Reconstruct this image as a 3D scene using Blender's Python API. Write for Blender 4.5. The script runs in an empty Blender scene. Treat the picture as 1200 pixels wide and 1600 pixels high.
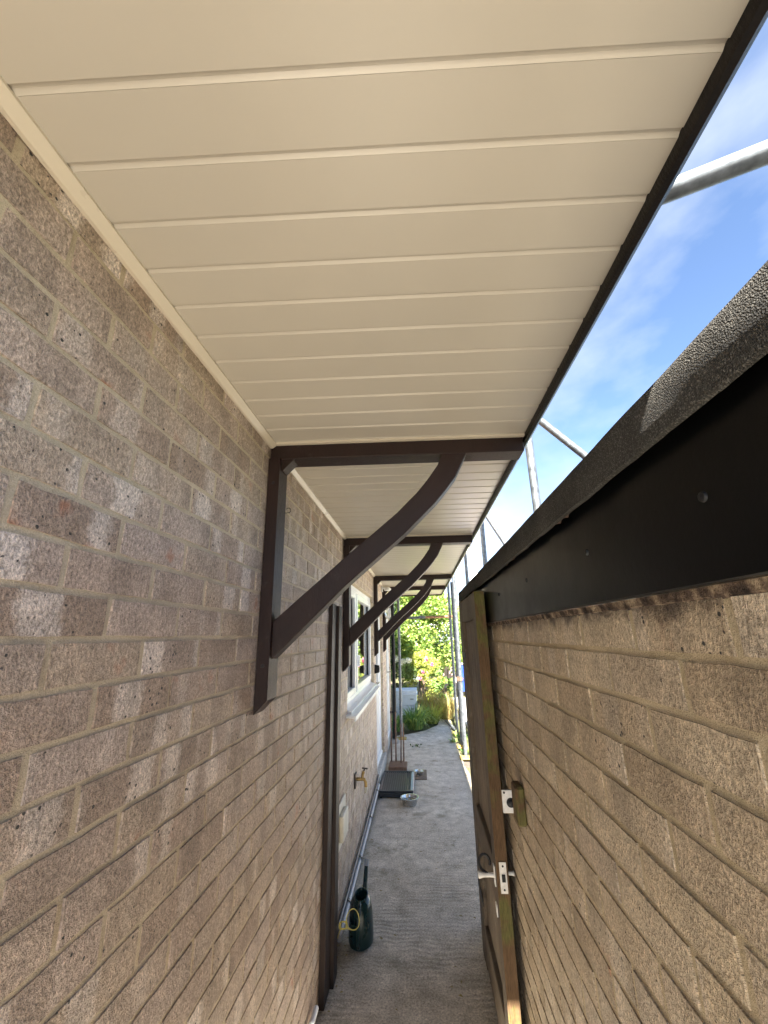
import bpy, bmesh, math, random
from mathutils import Vector, Matrix, noise as mnoise
R = math.radians
sc = bpy.context.scene
COL = sc.collection

# ------------------------------------------------------------------ camera, sky, sun, exposure
CAMZ = 1.69
F_PX, PITCH, YAW, ROLL = 648.4, .2893, -.0767, -.0218
def cam_axes():
    cp, sp, cy, sy = math.cos(PITCH), math.sin(PITCH), math.cos(YAW), math.sin(YAW)
    fwd = Vector((sy*cp, cy*cp, sp)); right = Vector((cy, -sy, 0)); up = right.cross(fwd)
    c, s = math.cos(ROLL), math.sin(ROLL)
    return c*right + s*up, -s*right + c*up, fwd
AX_R, AX_U, AX_F = cam_axes()
cd = bpy.data.cameras.new('camera'); cam = bpy.data.objects.new('camera', cd); COL.objects.link(cam)
cd.sensor_fit = 'VERTICAL'; cd.sensor_height = 24; cd.lens = 24*F_PX/1600
cd.clip_start = .02; cd.clip_end = 2000
m = Matrix((AX_R, AX_U, -AX_F)).transposed().to_4x4(); m.translation = (0, 0, CAMZ)
cam.matrix_world = m; sc.camera = cam
def project(p):
    d = Vector(p) - Vector((0, 0, CAMZ)); z = d.dot(AX_F)
    if z < .05: return None
    return 600 + F_PX*d.dot(AX_R)/z, 800 - F_PX*d.dot(AX_U)/z, z

SUN_EL, SUN_AZ = R(46), R(180.6)          # the sun stands behind the camera, in line with the alley
w = bpy.data.worlds.new('World'); sc.world = w; w.use_nodes = True
wn = w.node_tree; wn.nodes.clear()
wo = wn.nodes.new('ShaderNodeOutputWorld'); bg = wn.nodes.new('ShaderNodeBackground')
sky = wn.nodes.new('ShaderNodeTexSky'); sky.sky_type = 'NISHITA'; sky.sun_disc = False
sky.sun_elevation = SUN_EL; sky.sun_rotation = SUN_AZ; sky.air_density = .75; sky.dust_density = .15; sky.ozone_density = 2.0
bg.inputs['Strength'].default_value = .05
tc = wn.nodes.new('ShaderNodeTexCoord'); mp = wn.nodes.new('ShaderNodeMapping')
mp.inputs['Scale'].default_value = (1.0, .45, 1.6); mp.inputs['Rotation'].default_value = (0, R(20), R(35))
nz = wn.nodes.new('ShaderNodeTexNoise'); nz.inputs['Scale'].default_value = 3.0; nz.inputs['Detail'].default_value = 7; nz.inputs['Roughness'].default_value = .52
rp = wn.nodes.new('ShaderNodeValToRGB'); rp.color_ramp.elements[0].position = .42; rp.color_ramp.elements[1].position = .78
rp.color_ramp.elements[0].color = (0, 0, 0, 1); rp.color_ramp.elements[1].color = (.85, .85, .85, 1)
mx = wn.nodes.new('ShaderNodeMix'); mx.data_type = 'RGBA'; mx.inputs[7].default_value = (2.9, 3.1, 3.35, 1)
L = wn.links.new
L(tc.outputs['Generated'], mp.inputs[0]); L(mp.outputs[0], nz.inputs['Vector']); L(nz.outputs[0], rp.inputs[0])
L(rp.outputs[0], mx.inputs[0]); L(sky.outputs[0], mx.inputs[6]); L(mx.outputs[2], bg.inputs[0]); L(bg.outputs[0], wo.inputs[0])
sl = bpy.data.lights.new('sun', 'SUN'); sl.energy = 5.0; sl.angle = R(.53); sl.color = (1, .95, .86)
so = bpy.data.objects.new('sun', sl); COL.objects.link(so)
so.rotation_euler = Vector((math.sin(SUN_AZ)*math.cos(SUN_EL), math.cos(SUN_AZ)*math.cos(SUN_EL), math.sin(SUN_EL))).to_track_quat('Z', 'Y').to_euler()
so.location = (0, -20, 20)
vs = sc.view_settings; vs.view_transform = 'Standard'; vs.look = 'None'; vs.gamma = 1; vs.exposure = 3.15; vs.use_curve_mapping = False
sc.render.engine = 'CYCLES'; cy = sc.cycles
cy.use_denoising = True; cy.max_bounces = 6; cy.diffuse_bounces = 5; cy.glossy_bounces = 3; cy.transmission_bounces = 5; cy.sample_clamp_indirect = 8; cy.use_adaptive_sampling = True; cy.adaptive_threshold = .02; cy.denoising_prefilter = 'ACCURATE'

# ------------------------------------------------------------------ helpers
ORG = {}
def thing(name, label, cat, loc=(0, 0, 0), group=None):
    o = bpy.data.objects.new(name, None); COL.objects.link(o); o.empty_display_size = .1
    o.location = loc; ORG[o] = Vector(loc)
    o['label'] = label; o['category'] = cat
    if group: o['group'] = group
    return o
def tag(o, label, cat, group=None):
    o['label'] = label; o['category'] = cat
    if group: o['group'] = group
    return o
def link(name, me, parent=None, origin=None):
    o = bpy.data.objects.new(name, me); COL.objects.link(o)
    if parent is not None:
        o.parent = parent; ORG[o] = ORG[parent]
    else:
        o.location = origin if origin is not None else (0, 0, 0); ORG[o] = Vector(o.location)
    return o

class MB:
    """collects faces in world coordinates"""
    def __init__(s): s.v = []; s.f = []; s.mi = []; s.uv = {}; s.rnd = []
    def face(s, pts, mi=0):
        b = len(s.v); s.v += [Vector(p) for p in pts]; s.f.append(tuple(range(b, b+len(pts)))); s.mi.append(mi)
    def add(s, vs_, fs, mi=0):
        b = len(s.v); s.v += [Vector(p) for p in vs_]
        for f in fs: s.f.append(tuple(b+i for i in f)); s.mi.append(mi)
        return b
    def box(s, a, b, mi=0, skew=0.0):
        (x0, y0, z0), (x1, y1, z1) = a, b
        P = [(x, y + skew*(x+.56), z) for z in (z0, z1) for y in (y0, y1) for x in (x0, x1)]
        s.add(P, [(0, 2, 3, 1), (4, 5, 7, 6), (0, 1, 5, 4), (2, 6, 7, 3), (0, 4, 6, 2), (1, 3, 7, 5)], mi); return s
    def bbox(s, a, b, bev=.003, mi=0, skew=0.0):
        """box with chamfered edges"""
        bm = bmesh.new(); bmesh.ops.create_cube(bm, size=1)
        a = Vector(a); b = Vector(b); c = (a+b)/2; d = b-a
        for v in bm.verts: v.co = Vector((v.co.x*d.x, v.co.y*d.y, v.co.z*d.z)) + c
        bev = min(bev, min(d)*.45)
        bmesh.ops.bevel(bm, geom=bm.edges[:], offset=bev, segments=1, affect='EDGES')
        for v in bm.verts: v.co.y += skew*(v.co.x+.56)
        s.add_bm(bm, mi); return s
    def add_bm(s, bm, mi=0):
        bm.verts.index_update()
        s.add([v.co.copy() for v in bm.verts], [tuple(v.index for v in f.verts) for f in bm.faces], mi); bm.free()
    def prism(s, outline, axis_from, axis_to, mi=0):
        """outline: list of callables/points p(t): 3D points for start; extruded by vector"""
        d = Vector(axis_to) - Vector(axis_from); n = len(outline)
        P = [Vector(p) for p in outline] + [Vector(p)+d for p in outline]
        fs = [tuple(range(n))[::-1], tuple(range(n, 2*n))] + [(i, (i+1) % n, n+(i+1) % n, n+i) for i in range(n)]
        s.add(P, fs, mi); return s
    def tube(s, pts, r, n=10, mi=0, caps=True, radii=None):
        pts = [Vector(p) for p in pts]; rings = []
        up0 = Vector((0, 0, 1))
        prev = None
        for i, p in enumerate(pts):
            t = (pts[min(i+1, len(pts)-1)] - pts[max(i-1, 0)]).normalized()
            if prev is None:
                a = up0 if abs(t.z) < .9 else Vector((1, 0, 0))
                u = t.cross(a).normalized()
            else:
                u = (prev - t*prev.dot(t)).normalized()
            prev = u; v = t.cross(u); rr = radii[i] if radii else r
            rings.append([p + (u*math.cos(2*math.pi*k/n) + v*math.sin(2*math.pi*k/n))*rr for k in range(n)])
        b = len(s.v); fs = []
        for i in range(len(rings)-1):
            for k in range(n):
                fs.append((i*n+k, i*n+(k+1) % n, (i+1)*n+(k+1) % n, (i+1)*n+k))
        if caps: fs += [tuple(range(n))[::-1], tuple((len(rings)-1)*n+k for k in range(n))]
        s.add([q for r_ in rings for q in r_], fs, mi); return s
    def lathe(s, prof, c, n=24, sx=1, sy=1, mi=0, tilt=None):
        P = []; c = Vector(c)
        for r_, z in prof:
            for k in range(n):
                q = Vector((r_*sx*math.cos(2*math.pi*k/n), r_*sy*math.sin(2*math.pi*k/n), z))
                if tilt: q = tilt @ q
                P.append(c+q)
        fs = [(i*n+k, i*n+(k+1) % n, (i+1)*n+(k+1) % n, (i+1)*n+k) for i in range(len(prof)-1) for k in range(n)]
        s.add(P, fs, mi); return s
    def build(s, name, mats, parent=None, origin=None, smooth=False):
        me = bpy.data.meshes.new(name)
        o0 = ORG[parent] if parent is not None else Vector(origin) if origin is not None else Vector((0, 0, 0))
        me.from_pydata([tuple(v-o0) for v in s.v], [], s.f)
        if not isinstance(mats, (list, tuple)): mats = [mats]
        for m_ in mats: me.materials.append(m_)
        if len(mats) > 1: me.polygons.foreach_set('material_index', s.mi)
        bm = bmesh.new(); bm.from_mesh(me); bmesh.ops.recalc_face_normals(bm, faces=bm.faces); bm.to_mesh(me); bm.free()
        if smooth:
            me.polygons.foreach_set('use_smooth', [True]*len(me.polygons))
            try: me.set_sharp_from_angle(angle=R(40))
            except Exception: pass
        me.update()
        return link(name, me, parent, o0)

# ------------------------------------------------------------------ materials
class NT:
    def __init__(s, name):
        s.m = bpy.data.materials.new(name); s.m.use_nodes = True; s.t = s.m.node_tree; s.t.nodes.clear()
        s.out = s.t.nodes.new('ShaderNodeOutputMaterial')
    def n(s, ty, **kw):
        nd = s.t.nodes.new('ShaderNode'+ty)
        for k, v in kw.items(): setattr(nd, k, v)
        return nd
    def l(s, a, b): s.t.links.new(a, b)
    def val(s, sock, v):
        if hasattr(v, 'links') or hasattr(v, 'is_output'): s.l(v, sock)
        else: sock.default_value = v
    def math(s, op, a, b=None, c=None, clamp=False):
        nd = s.n('Math', operation=op); nd.use_clamp = clamp
        s.val(nd.inputs[0], a)
        if b is not None: s.val(nd.inputs[1], b)
        if c is not None: s.val(nd.inputs[2], c)
        return nd.outputs[0]
    def noise(s, scale, detail=3, rough=.55, vec=None, dims='3D', wv=None, dist=0):
        nd = s.n('TexNoise', noise_dimensions=dims)
        nd.inputs['Scale'].default_value = scale; nd.inputs['Detail'].default_value = detail; nd.inputs['Roughness'].default_value = rough
        nd.inputs['Distortion'].default_value = dist
        if vec is not None and dims != '1D': s.l(vec, nd.inputs['Vector'])
        if wv is not None: s.val(nd.inputs['W'], wv)
        return nd.outputs[0]
    def voro(s, scale, vec=None, rnd=1.0, out=0):
        nd = s.n('TexVoronoi'); nd.inputs['Scale'].default_value = scale; nd.inputs['Randomness'].default_value = rnd
        if vec is not None: s.l(vec, nd.inputs['Vector'])
        return nd.outputs[out]
    def ramp(s, f, stops):
        nd = s.n('ValToRGB'); s.val(nd.inputs[0], f); cr = nd.color_ramp
        while len(cr.elements) < len(stops): cr.elements.new(.5)
        for e, (p, c) in zip(cr.elements, stops):
            e.position = p; e.color = (c, c, c, 1) if isinstance(c, (int, float)) else (*c, 1)
        return nd.outputs[0]
    def mix(s, f, a, b, mode='MIX'):
        nd = s.n('Mix', data_type='RGBA', blend_type=mode); s.val(nd.inputs[0], f)
        for i, c in ((6, a), (7, b)): s.val(nd.inputs[i], (*c, 1) if isinstance(c, tuple) and len(c) == 3 else c)
        return nd.outputs[2]
    def smooth(s, x, lo, hi):
        nd = s.n('MapRange', interpolation_type='SMOOTHSTEP'); s.val(nd.inputs[0], x)
        nd.inputs[1].default_value = lo; nd.inputs[2].default_value = hi
        return nd.outputs[0]
    def pos(s, scale=None, rot=None):
        g = s.n('NewGeometry').outputs['Position']
        if scale or rot:
            mpn = s.n('Mapping'); s.l(g, mpn.inputs[0])
            if scale: mpn.inputs['Scale'].default_value = scale
            if rot: mpn.inputs['Rotation'].default_value = rot
            return mpn.outputs[0]
        return g
    def bump(s, h, strength=.5, dist=.003, normal=None):
        nd = s.n('Bump'); nd.inputs['Strength'].default_value = strength; nd.inputs['Distance'].default_value = dist
        s.l(h, nd.inputs['Height'])
        if normal is not None: s.l(normal, nd.inputs['Normal'])
        return nd.outputs[0]
    def bsdf(s, col, rough=.5, metal=0, normal=None, spec=.5, **kw):
        b = s.n('BsdfPrincipled')
        s.val(b.inputs['Base Color'], (*col, 1) if isinstance(col, tuple) and len(col) == 3 else col)
        s.val(b.inputs['Roughness'], rough); s.val(b.inputs['Metallic'], metal); s.val(b.inputs['Specular IOR Level'], spec)
        for k, v in kw.items(): s.val(b.inputs[k.replace('_', ' ')], v)
        if normal is not None: s.l(normal, b.inputs['Normal'])
        s.l(b.outputs[0], s.out.inputs[0]); return b

def simple(name, col, rough=.5, metal=0, var=.15, nscale=25, bumpd=0, bscale=200, spec=.5, stretch=None):
    t = NT(name); p = t.pos(stretch)
    n1 = t.noise(nscale, 4, .6, p)
    dark = tuple(c*(1-var*1.6) for c in col); light = tuple(min(1, c*(1+var*1.6)) for c in col)
    c = t.ramp(n1, [(.25, dark), (.75, light)])
    nm = t.bump(t.noise(bscale, 3, .6, p), .6, bumpd) if bumpd else None
    rv = t.math('MULTIPLY_ADD', n1, .25, max(0.03, rough-.12))
    t.bsdf(c, rv, metal, nm, spec); return t.m

def brick_mat(name, tones, light, light_amt, speck, stain=None, single=True, band_lo=.5):
    t = NT(name)
    if single: r = t.n('ObjectInfo').outputs['Random']
    else: r = t.n('Attribute', attribute_name='rnd').outputs['Fac']
    wv = t.n('TexWhiteNoise', noise_dimensions='1D'); t.l(t.math('MULTIPLY', r, 311.7), wv.inputs['W'])
    sp = t.n('SeparateColor'); t.l(wv.outputs['Color'], sp.inputs[0]); r1, r2, r3 = sp.outputs[0], sp.outputs[1], sp.outputs[2]
    uv = t.n('UVMap', uv_map='UVMap').outputs[0]; su = t.n('SeparateXYZ'); t.l(uv, su.inputs[0])
    P = t.pos(); ns = t.noise(40, 3, .6, P)
    # firing bands across the brick's length
    wob = t.math('MULTIPLY_ADD', ns, .22, su.outputs[0])
    bw = t.math('ADD', t.math('MULTIPLY', wob, 2.3), t.math('MULTIPLY', r, 91.0))
    bn = t.noise(1.0, 0, .5, dims='1D', wv=bw)
    band = t.smooth(bn, band_lo, band_lo+.2)
    base = t.ramp(r1, tones)
    c = t.mix(t.math('MULTIPLY', band, t.math('MULTIPLY', t.smooth(r2, .1, .9), light_amt)), base, light)
    bw2 = t.math('ADD', t.math('MULTIPLY', wob, 1.7), t.math('MULTIPLY', r, 57.0))
    c = t.mix(t.math('MULTIPLY', t.smooth(t.noise(1.0, 0, .5, dims='1D', wv=bw2), .52, .72), .35), c, tuple(x*.6 for x in tones[0][1]))
    big = t.noise(11, 3, .65, P)
    c = t.mix(.6, c, t.ramp(big, [(.3, (.66, .64, .62)), (.7, (1.22, 1.20, 1.18))]), 'MULTIPLY')
    # rough dragged face: relief shading put into the colour, grain pale and hollows dark
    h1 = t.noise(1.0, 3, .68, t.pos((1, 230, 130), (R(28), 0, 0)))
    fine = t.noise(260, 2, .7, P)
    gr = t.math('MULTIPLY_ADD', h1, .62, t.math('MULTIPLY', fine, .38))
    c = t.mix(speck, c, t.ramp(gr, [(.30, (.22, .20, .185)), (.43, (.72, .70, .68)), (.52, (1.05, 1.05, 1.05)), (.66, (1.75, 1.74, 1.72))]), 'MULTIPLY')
    fl = t.math('MULTIPLY', t.smooth(big, .60, .70), t.smooth(r3, .72, .9))
    c = t.mix(t.math('MULTIPLY', fl, .55), c, (.36, .13, .06))
    vd = t.voro(62, P); pm = t.math('MULTIPLY', t.math('LESS_THAN', vd, .19), t.smooth(t.math('ADD', ns, t.math('MULTIPLY', r2, .22)), .70, .76))
    c = t.mix(pm, c, (.02, .018, .016))
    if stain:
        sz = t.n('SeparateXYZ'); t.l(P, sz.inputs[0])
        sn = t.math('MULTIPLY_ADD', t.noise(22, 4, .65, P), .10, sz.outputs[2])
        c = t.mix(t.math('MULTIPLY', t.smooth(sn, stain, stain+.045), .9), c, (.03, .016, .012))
    h = t.math('SUBTRACT', gr, t.math('MULTIPLY', pm, .5))
    t.bsdf(c, t.math('MULTIPLY_ADD', fine, .2, .48), 0, t.bump(h, 1.0, .008), .5)
    return t.m

def mortar_mat(name, c1, c2):
    t = NT(name); P = t.pos()
    n1 = t.noise(18, 4, .65, P); fine = t.noise(420, 3, .7, P)
    c = t.ramp(n1, [(.3, c1), (.7, c2)])
    c = t.mix(.5, c, t.ramp(fine, [(.3, (.55, .53, .5)), (.55, (1, 1, 1)), (.75, (1.35, 1.33, 1.3))]), 'MULTIPLY')
    t.bsdf(c, .9, 0, t.bump(t.math('ADD', fine, t.math('MULTIPLY', t.noise(60, 3, .6, P), 1.2)), .8, .004), .25)
    return t.m

def leaf_mat(name, stops, trans=.35):
    t = NT(name); rr = t.n('NewGeometry').outputs['Random Per Island']
    c = t.ramp(rr, stops)
    b = t.n('BsdfPrincipled'); t.l(c, b.inputs['Base Color']); b.inputs['Roughness'].default_value = .45
    tr = t.n('BsdfTranslucent'); t.l(t.mix(1, c, (1.15, 1.2, .6), 'MULTIPLY'), tr.inputs[0])
    ms = t.n('MixShader'); ms.inputs[0].default_value = trans
    t.l(b.outputs[0], ms.inputs[1]); t.l(tr.outputs[0], ms.inputs[2]); t.l(ms.outputs[0], t.out.inputs[0])
    return t.m

HB_T = [(.0, (.325, .24, .18)), (.25, (.39, .30, .24)), (.55, (.44, .35, .29)), (.8, (.41, .32, .24)), (1, (.45, .36, .305))]
GB_T = [(.0, (.38, .295, .20)), (.3, (.47, .375, .26)), (.6, (.52, .43, .31)), (.8, (.44, .36, .27)), (1, (.50, .40, .265))]
M = {}
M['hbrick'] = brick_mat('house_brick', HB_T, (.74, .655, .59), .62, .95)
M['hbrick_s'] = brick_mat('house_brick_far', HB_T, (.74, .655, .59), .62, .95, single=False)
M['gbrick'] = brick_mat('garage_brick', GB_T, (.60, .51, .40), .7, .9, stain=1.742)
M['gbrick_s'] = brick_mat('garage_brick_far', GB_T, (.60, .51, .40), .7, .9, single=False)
M['hmortar'] = mortar_mat('house_mortar', (.52, .43, .305), (.64, .54, .395))
M['gmortar'] = mortar_mat('garage_mortar', (.47, .385, .25), (.60, .50, .345))
M['render'] = simple('painted_render', (.70, .66, .60), .8, 0, .06, 3, .002, 150)
M['pinkwall'] = simple('sunlit_block', (.55, .40, .33), .85, 0, .15, 12, .003, 90)
# cream PVC
t = NT('cream_pvc'); P = t.pos(); n1 = t.noise(3.0, 3, .5, P)
c = t.ramp(n1, [(.3, (.465, .42, .345)), (.7, (.49, .442, .363))])
t.bsdf(c, t.math('MULTIPLY_ADD', t.noise(6, 3, .6, P), .03, .30), 0, t.bump(t.noise(900, 2, .6, P), .10, .0006), .5); M['pvc'] = t.m
M['pvc_trim'] = simple('cream_trim', (.58, .51, .40), .3, 0, .02, 8)
M['upvc'] = simple('white_upvc', (.86, .87, .88), .2, 0, .015, 3)
# brown paint
def paint(name, col, rough, wear=(.05, .04, .035), amt=.4, lo=.62):
    t = NT(name); P = t.pos(); Ps = t.pos((6, 6, 1.2))
    n1 = t.noise(5, 4, .6, P); g = t.noise(30, 4, .65, Ps)
    c = t.ramp(n1, [(.3, tuple(x*.8 for x in col)), (.7, tuple(x*1.25 for x in col))])
    c = t.mix(t.math('MULTIPLY', t.smooth(t.noise(16, 5, .7, P), lo, lo+.12), amt), c, wear)
    t.bsdf(c, t.math('MULTIPLY_ADD', g, .3, rough-.1), 0, t.bump(g, .7, .002), .28); return t.m
M['brown'] = paint('brown_timber_paint', (.0165, .0068, .0050), .45)
M['brown_d'] = paint('dark_brown_gloss', (.009, .0068, .0062), .28, amt=.15)
M['post'] = paint('red_brown_stain', (.018, .0085, .0055), .5, (.045, .03, .02), .4)
M['gate'] = paint('weathered_gate_paint', (.105, .080, .056), .6, (.18, .15, .11), .6, .54)
M['gate_panel'] = paint('grey_brown_boards', (.17, .135, .10), .7, (.24, .20, .155), .5, .55)
t = NT('algae_edge'); P = t.pos(); Ps = t.pos((9, 9, 1.0))
g = t.noise(28, 5, .7, Ps); a = t.noise(5, 4, .7, P)
c = t.ramp(g, [(.3, (.06, .032, .014)), (.7, (.15, .090, .045))])
c = t.mix(t.smooth(a, .46, .58), c, t.ramp(g, [(.3, (.055, .052, .012)), (.7, (.15, .135, .045))]))
t.bsdf(c, .8, 0, t.bump(g, .6, .002), .3); M['algae'] = t.m
M['white_metal'] = simple('chipped_white_metal', (.72, .70, .66), .4, .0, .12, 60)
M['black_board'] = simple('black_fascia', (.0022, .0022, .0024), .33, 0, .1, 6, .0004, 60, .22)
M['screw'] = simple('dark_screw', (.012, .012, .014), .5, .3, .1, 60)
# mineral felt
t = NT('mineral_felt'); P = t.pos()
vc = t.voro(620, P, 1, 1); sepv = t.n('SeparateColor'); t.l(vc, sepv.inputs[0])
c = t.ramp(sepv.outputs[0], [(.0, (.024, .023, .021)), (.6, (.042, .040, .037)), (.85, (.07, .066, .06)), (1, (.14, .135, .125))])
c = t.mix(.6, c, t.ramp(t.noise(9, 4, .65, P), [(.3, (.5, .48, .44)), (.7, (1.3, 1.28, 1.2))]), 'MULTIPLY')
t.bsdf(c, .85, 0, t.bump(t.voro(520, P), .9, .002), .3); M['felt'] = t.m
M['torn'] = simple('torn_timber', (.09, .05, .03), .8, 0, .35, 60, .003, 150)
t = NT('stained_bedding'); P = t.pos(); n1 = t.noise(26, 5, .7, P)
t.bsdf(t.ramp(n1, [(.38, (.02, .015, .013)), (.48, (.08, .055, .042)), (.58, (.22, .165, .115)), (.70, (.38, .31, .22))]), .9, 0, t.bump(t.noise(130, 4, .7, P), .9, .006), .2); M['sooty'] = t.m
# concrete path
t = NT('path_concrete'); P = t.pos(); sx = t.n('SeparateXYZ'); t.l(P, sx.inputs[0])
big = t.noise(1.6, 5, .62, P); mid = t.noise(9, 5, .65, P); fine = t.noise(95, 5, .8, P)
c = t.ramp(big, [(.28, (.44, .39, .32)), (.5, (.56, .51, .435)), (.75, (.66, .61, .53))])
c = t.mix(.75, c, t.ramp(mid, [(.28, (.55, .53, .48)), (.7, (1.28, 1.28, 1.28))]), 'MULTIPLY')
c = t.mix(.85, c, t.ramp(fine, [(.33, (.22, .215, .21)), (.46, (.85, .85, .85)), (.53, (1.08, 1.08, 1.06)), (.68, (1.75, 1.74, 1.70))]), 'MULTIPLY')
wy = t.math('ADD', sx.outputs[1], t.math('MULTIPLY', t.noise(6, 4, .65, P), .09))
rib = t.math('MULTIPLY_ADD', t.math('SINE', t.math('MULTIPLY', wy, 170)), .5, .5)
ribm = t.math('MULTIPLY', t.smooth(t.noise(2.2, 3, .6, P), .40, .62), t.smooth(t.math('MULTIPLY', sx.outputs[1], -1), -5.2, -2.6))
c = t.mix(t.math('MULTIPLY', ribm, .5), c, t.ramp(rib, [(0, (.58, .57, .55)), (1, (1.12, 1.12, 1.12))]), 'MULTIPLY')
st = t.voro(95, P); stm = t.math('MULTIPLY', t.math('LESS_THAN', st, .17), t.smooth(t.noise(40, 2, .5, P), .56, .60))
c = t.mix(stm, c, (.55, .53, .49))
c = t.mix(t.math('MULTIPLY', t.smooth(t.noise(3.3, 4, .7, P), .56, .70), .6), c, (.17, .155, .10))
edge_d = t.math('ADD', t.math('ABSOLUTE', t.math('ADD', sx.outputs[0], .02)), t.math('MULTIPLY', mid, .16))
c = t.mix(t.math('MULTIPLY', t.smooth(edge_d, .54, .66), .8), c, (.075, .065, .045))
h = t.math('ADD', t.math('ADD', t.math('MULTIPLY', fine, .7), t.math('MULTIPLY', mid, 1.0)), t.math('MULTIPLY', t.math('MULTIPLY', rib, ribm), .6))
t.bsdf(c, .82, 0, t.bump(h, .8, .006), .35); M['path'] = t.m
t = NT('soil_and_grass'); P = t.pos(); n1 = t.noise(.7, 5, .6, P); n2 = t.noise(40, 4, .7, P)
c = t.ramp(n1, [(.35, (.13, .10, .065)), (.6, (.10, .12, .04)), (.8, (.16, .15, .07))])
c = t.mix(.7, c, t.ramp(n2, [(.3, (.5, .5, .5)), (.7, (1.4, 1.4, 1.4))]), 'MULTIPLY')
t.bsdf(c, .95, 0, t.bump(n2, .8, .03), .2); M['ground'] = t.m
M['drive'] = simple('bounce_drive_concrete', (.50, .47, .42), .85, 0, .2, 6, .004, 80)
M['paving'] = simple('low_bounce_paving', (.27, .25, .215), .85, 0, .25, 9, .004, 80)  # kept dark so the sunlit slab throws less light upward
M['gravel'] = simple('bounce_gravel', (.58, .55, .49), .9, 0, .2, 40, .006, 90)  # pale, chosen to reflect sun towards the house side
M['galv'] = simple('galvanised_tube', (.15, .165, .18), .45, .6, .35, 22, .0006, 90)
M['rusty'] = simple('rusty_tube', (.30, .16, .08), .7, .2, .35, 25)
M['coupler'] = simple('coupler_steel', (.20, .14, .10), .55, .6, .3, 40)
M['yellow'] = simple('yellow_pad', (.42, .30, .075), .6, 0, .2, 25)
M['black_pl'] = simple('black_plastic', (.004, .004, .0045), .5, 0, .1, 20, 0, 200, .3)
M['grey_pl'] = simple('grey_plastic_pipe', (.26, .28, .31), .35, 0, .12, 12)
M['dark_pipe'] = simple('dark_pipe', (.035, .038, .045), .35, 0, .2, 12)
M['white_pl'] = simple('white_plastic', (.72, .72, .72), .35, 0, .05, 12)
M['cream_pl'] = simple('cream_plastic', (.62, .58, .48), .45, 0, .12, 14)
M['mat_rib'] = simple('black_rubber', (.012, .012, .013), .45, 0, .2, 25)
M['mat_body'] = simple('dark_slate_plastic', (.030, .036, .045), .35, 0, .15, 12)
M['mat_side'] = simple('pale_blue_edge', (.24, .33, .42), .3, 0, .1, 12)
M['steel'] = simple('stainless_steel', (.62, .62, .61), .25, 1.0, .06, 20)
M['brass'] = simple('worn_brass', (.36, .24, .09), .4, .85, .3, 40)
M['bronze'] = simple('dull_bronze', (.07, .05, .035), .5, .6, .3, 40)
M['can'] = simple('dark_green_plastic', (.006, .026, .027), .28, 0, .2, 9)
M['twine'] = simple('yellow_twine', (.60, .50, .14), .7, 0, .2, 60)
M['brown_wood'] = simple('brown_slat_wood', (.16, .085, .05), .65, 0, .25, 20, .001, 80)
M['board'] = simple('brown_board', (.17, .12, .08), .7, 0, .3, 14)
M['hive'] = simple('pale_painted_wood', (.60, .66, .72), .6, 0, .06, 8)
M['shed'] = simple('grey_shed_sheet', (.20, .235, .26), .5, .1, .1, 5)
M['shed_w'] = simple('white_board', (.80, .79, .76), .6, 0, .05, 5)
M['blue'] = simple('blue_tarp', (.02, .06, .38), .45, 0, .2, 9)
M['bark'] = simple('bark', (.09, .065, .045), .9, 0, .3, 30, .006, 60)
M['inside'] = simple('dim_room_wall', (.20, .18, .16), .9, 0, .1, 3)
M['soil'] = simple('dry_soil', (.075, .060, .046), .95, 0, .35, 14, .012, 60)
M['roof_tile'] = simple('brown_roof_tile', (.13, .085, .065), .85, 0, .25, 12, .004, 60)
M['step'] = simple('step_concrete', (.40, .385, .35), .85, 0, .18, 14, .003, 120)
M['hookmetal'] = simple('dark_wire', (.05, .045, .04), .4, .7, .2, 40)
M['cw'] = simple('cobweb', (.5, .5, .48), .9)
t = NT('window_glass'); b = t.bsdf((.92, .95, .95), .01, 0, None, .5, Transmission_Weight=1.0, IOR=1.5); M['glass'] = t.m
t = NT('lamp_glass'); b = t.bsdf((.8, .8, .78), .12, 0, None, .5, Transmission_Weight=.7, IOR=1.45); M['lampglass'] = t.m
M['lf_tree'] = leaf_mat('leaf_laurel', [(0, (0.104, 0.179, 0.041)), (.5, (0.188, 0.290, 0.066)), (.85, (0.319, 0.394, 0.094)), (1, (0.469, 0.506, 0.150))])
M['lf_dark'] = leaf_mat('leaf_evergreen', [(0, (0.031, 0.062, 0.022)), (.6, (0.062, 0.109, 0.031)), (1, (0.109, 0.172, 0.055))], .2)
M['lf_rose'] = leaf_mat('leaf_rose', [(0, (0.176, 0.230, 0.047)), (.5, (0.297, 0.351, 0.068)), (.9, (0.446, 0.446, 0.095)), (1, (0.540, 0.486, 0.162))])
M['lf_dry'] = leaf_mat('leaf_dry', [(0, (0.286, 0.221, 0.091)), (.5, (0.429, 0.338, 0.143)), (.8, (0.312, 0.312, 0.091)), (1, (0.494, 0.325, 0.130))])
M['lf_strap'] = leaf_mat('leaf_strap', [(0, (0.095, 0.179, 0.053)), (.6, (0.189, 0.315, 0.084)), (1, (0.420, 0.462, 0.126))], .3)
M['lf_hydr'] = leaf_mat('leaf_hydrangea', [(0, (0.140, 0.210, 0.070)), (1, (0.308, 0.392, 0.140))])
M['pink'] = leaf_mat('petal_pink', [(0, (.55, .10, .22)), (1, (.75, .25, .38))], .3)
M['whitep'] = leaf_mat('petal_white', [(0, (.75, .74, .66)), (1, (.82, .80, .76))], .3)
M['yleaf'] = leaf_mat('leaf_fallen', [(0, (.20, .16, .06)), (1, (.38, .30, .12))], .2)

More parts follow.
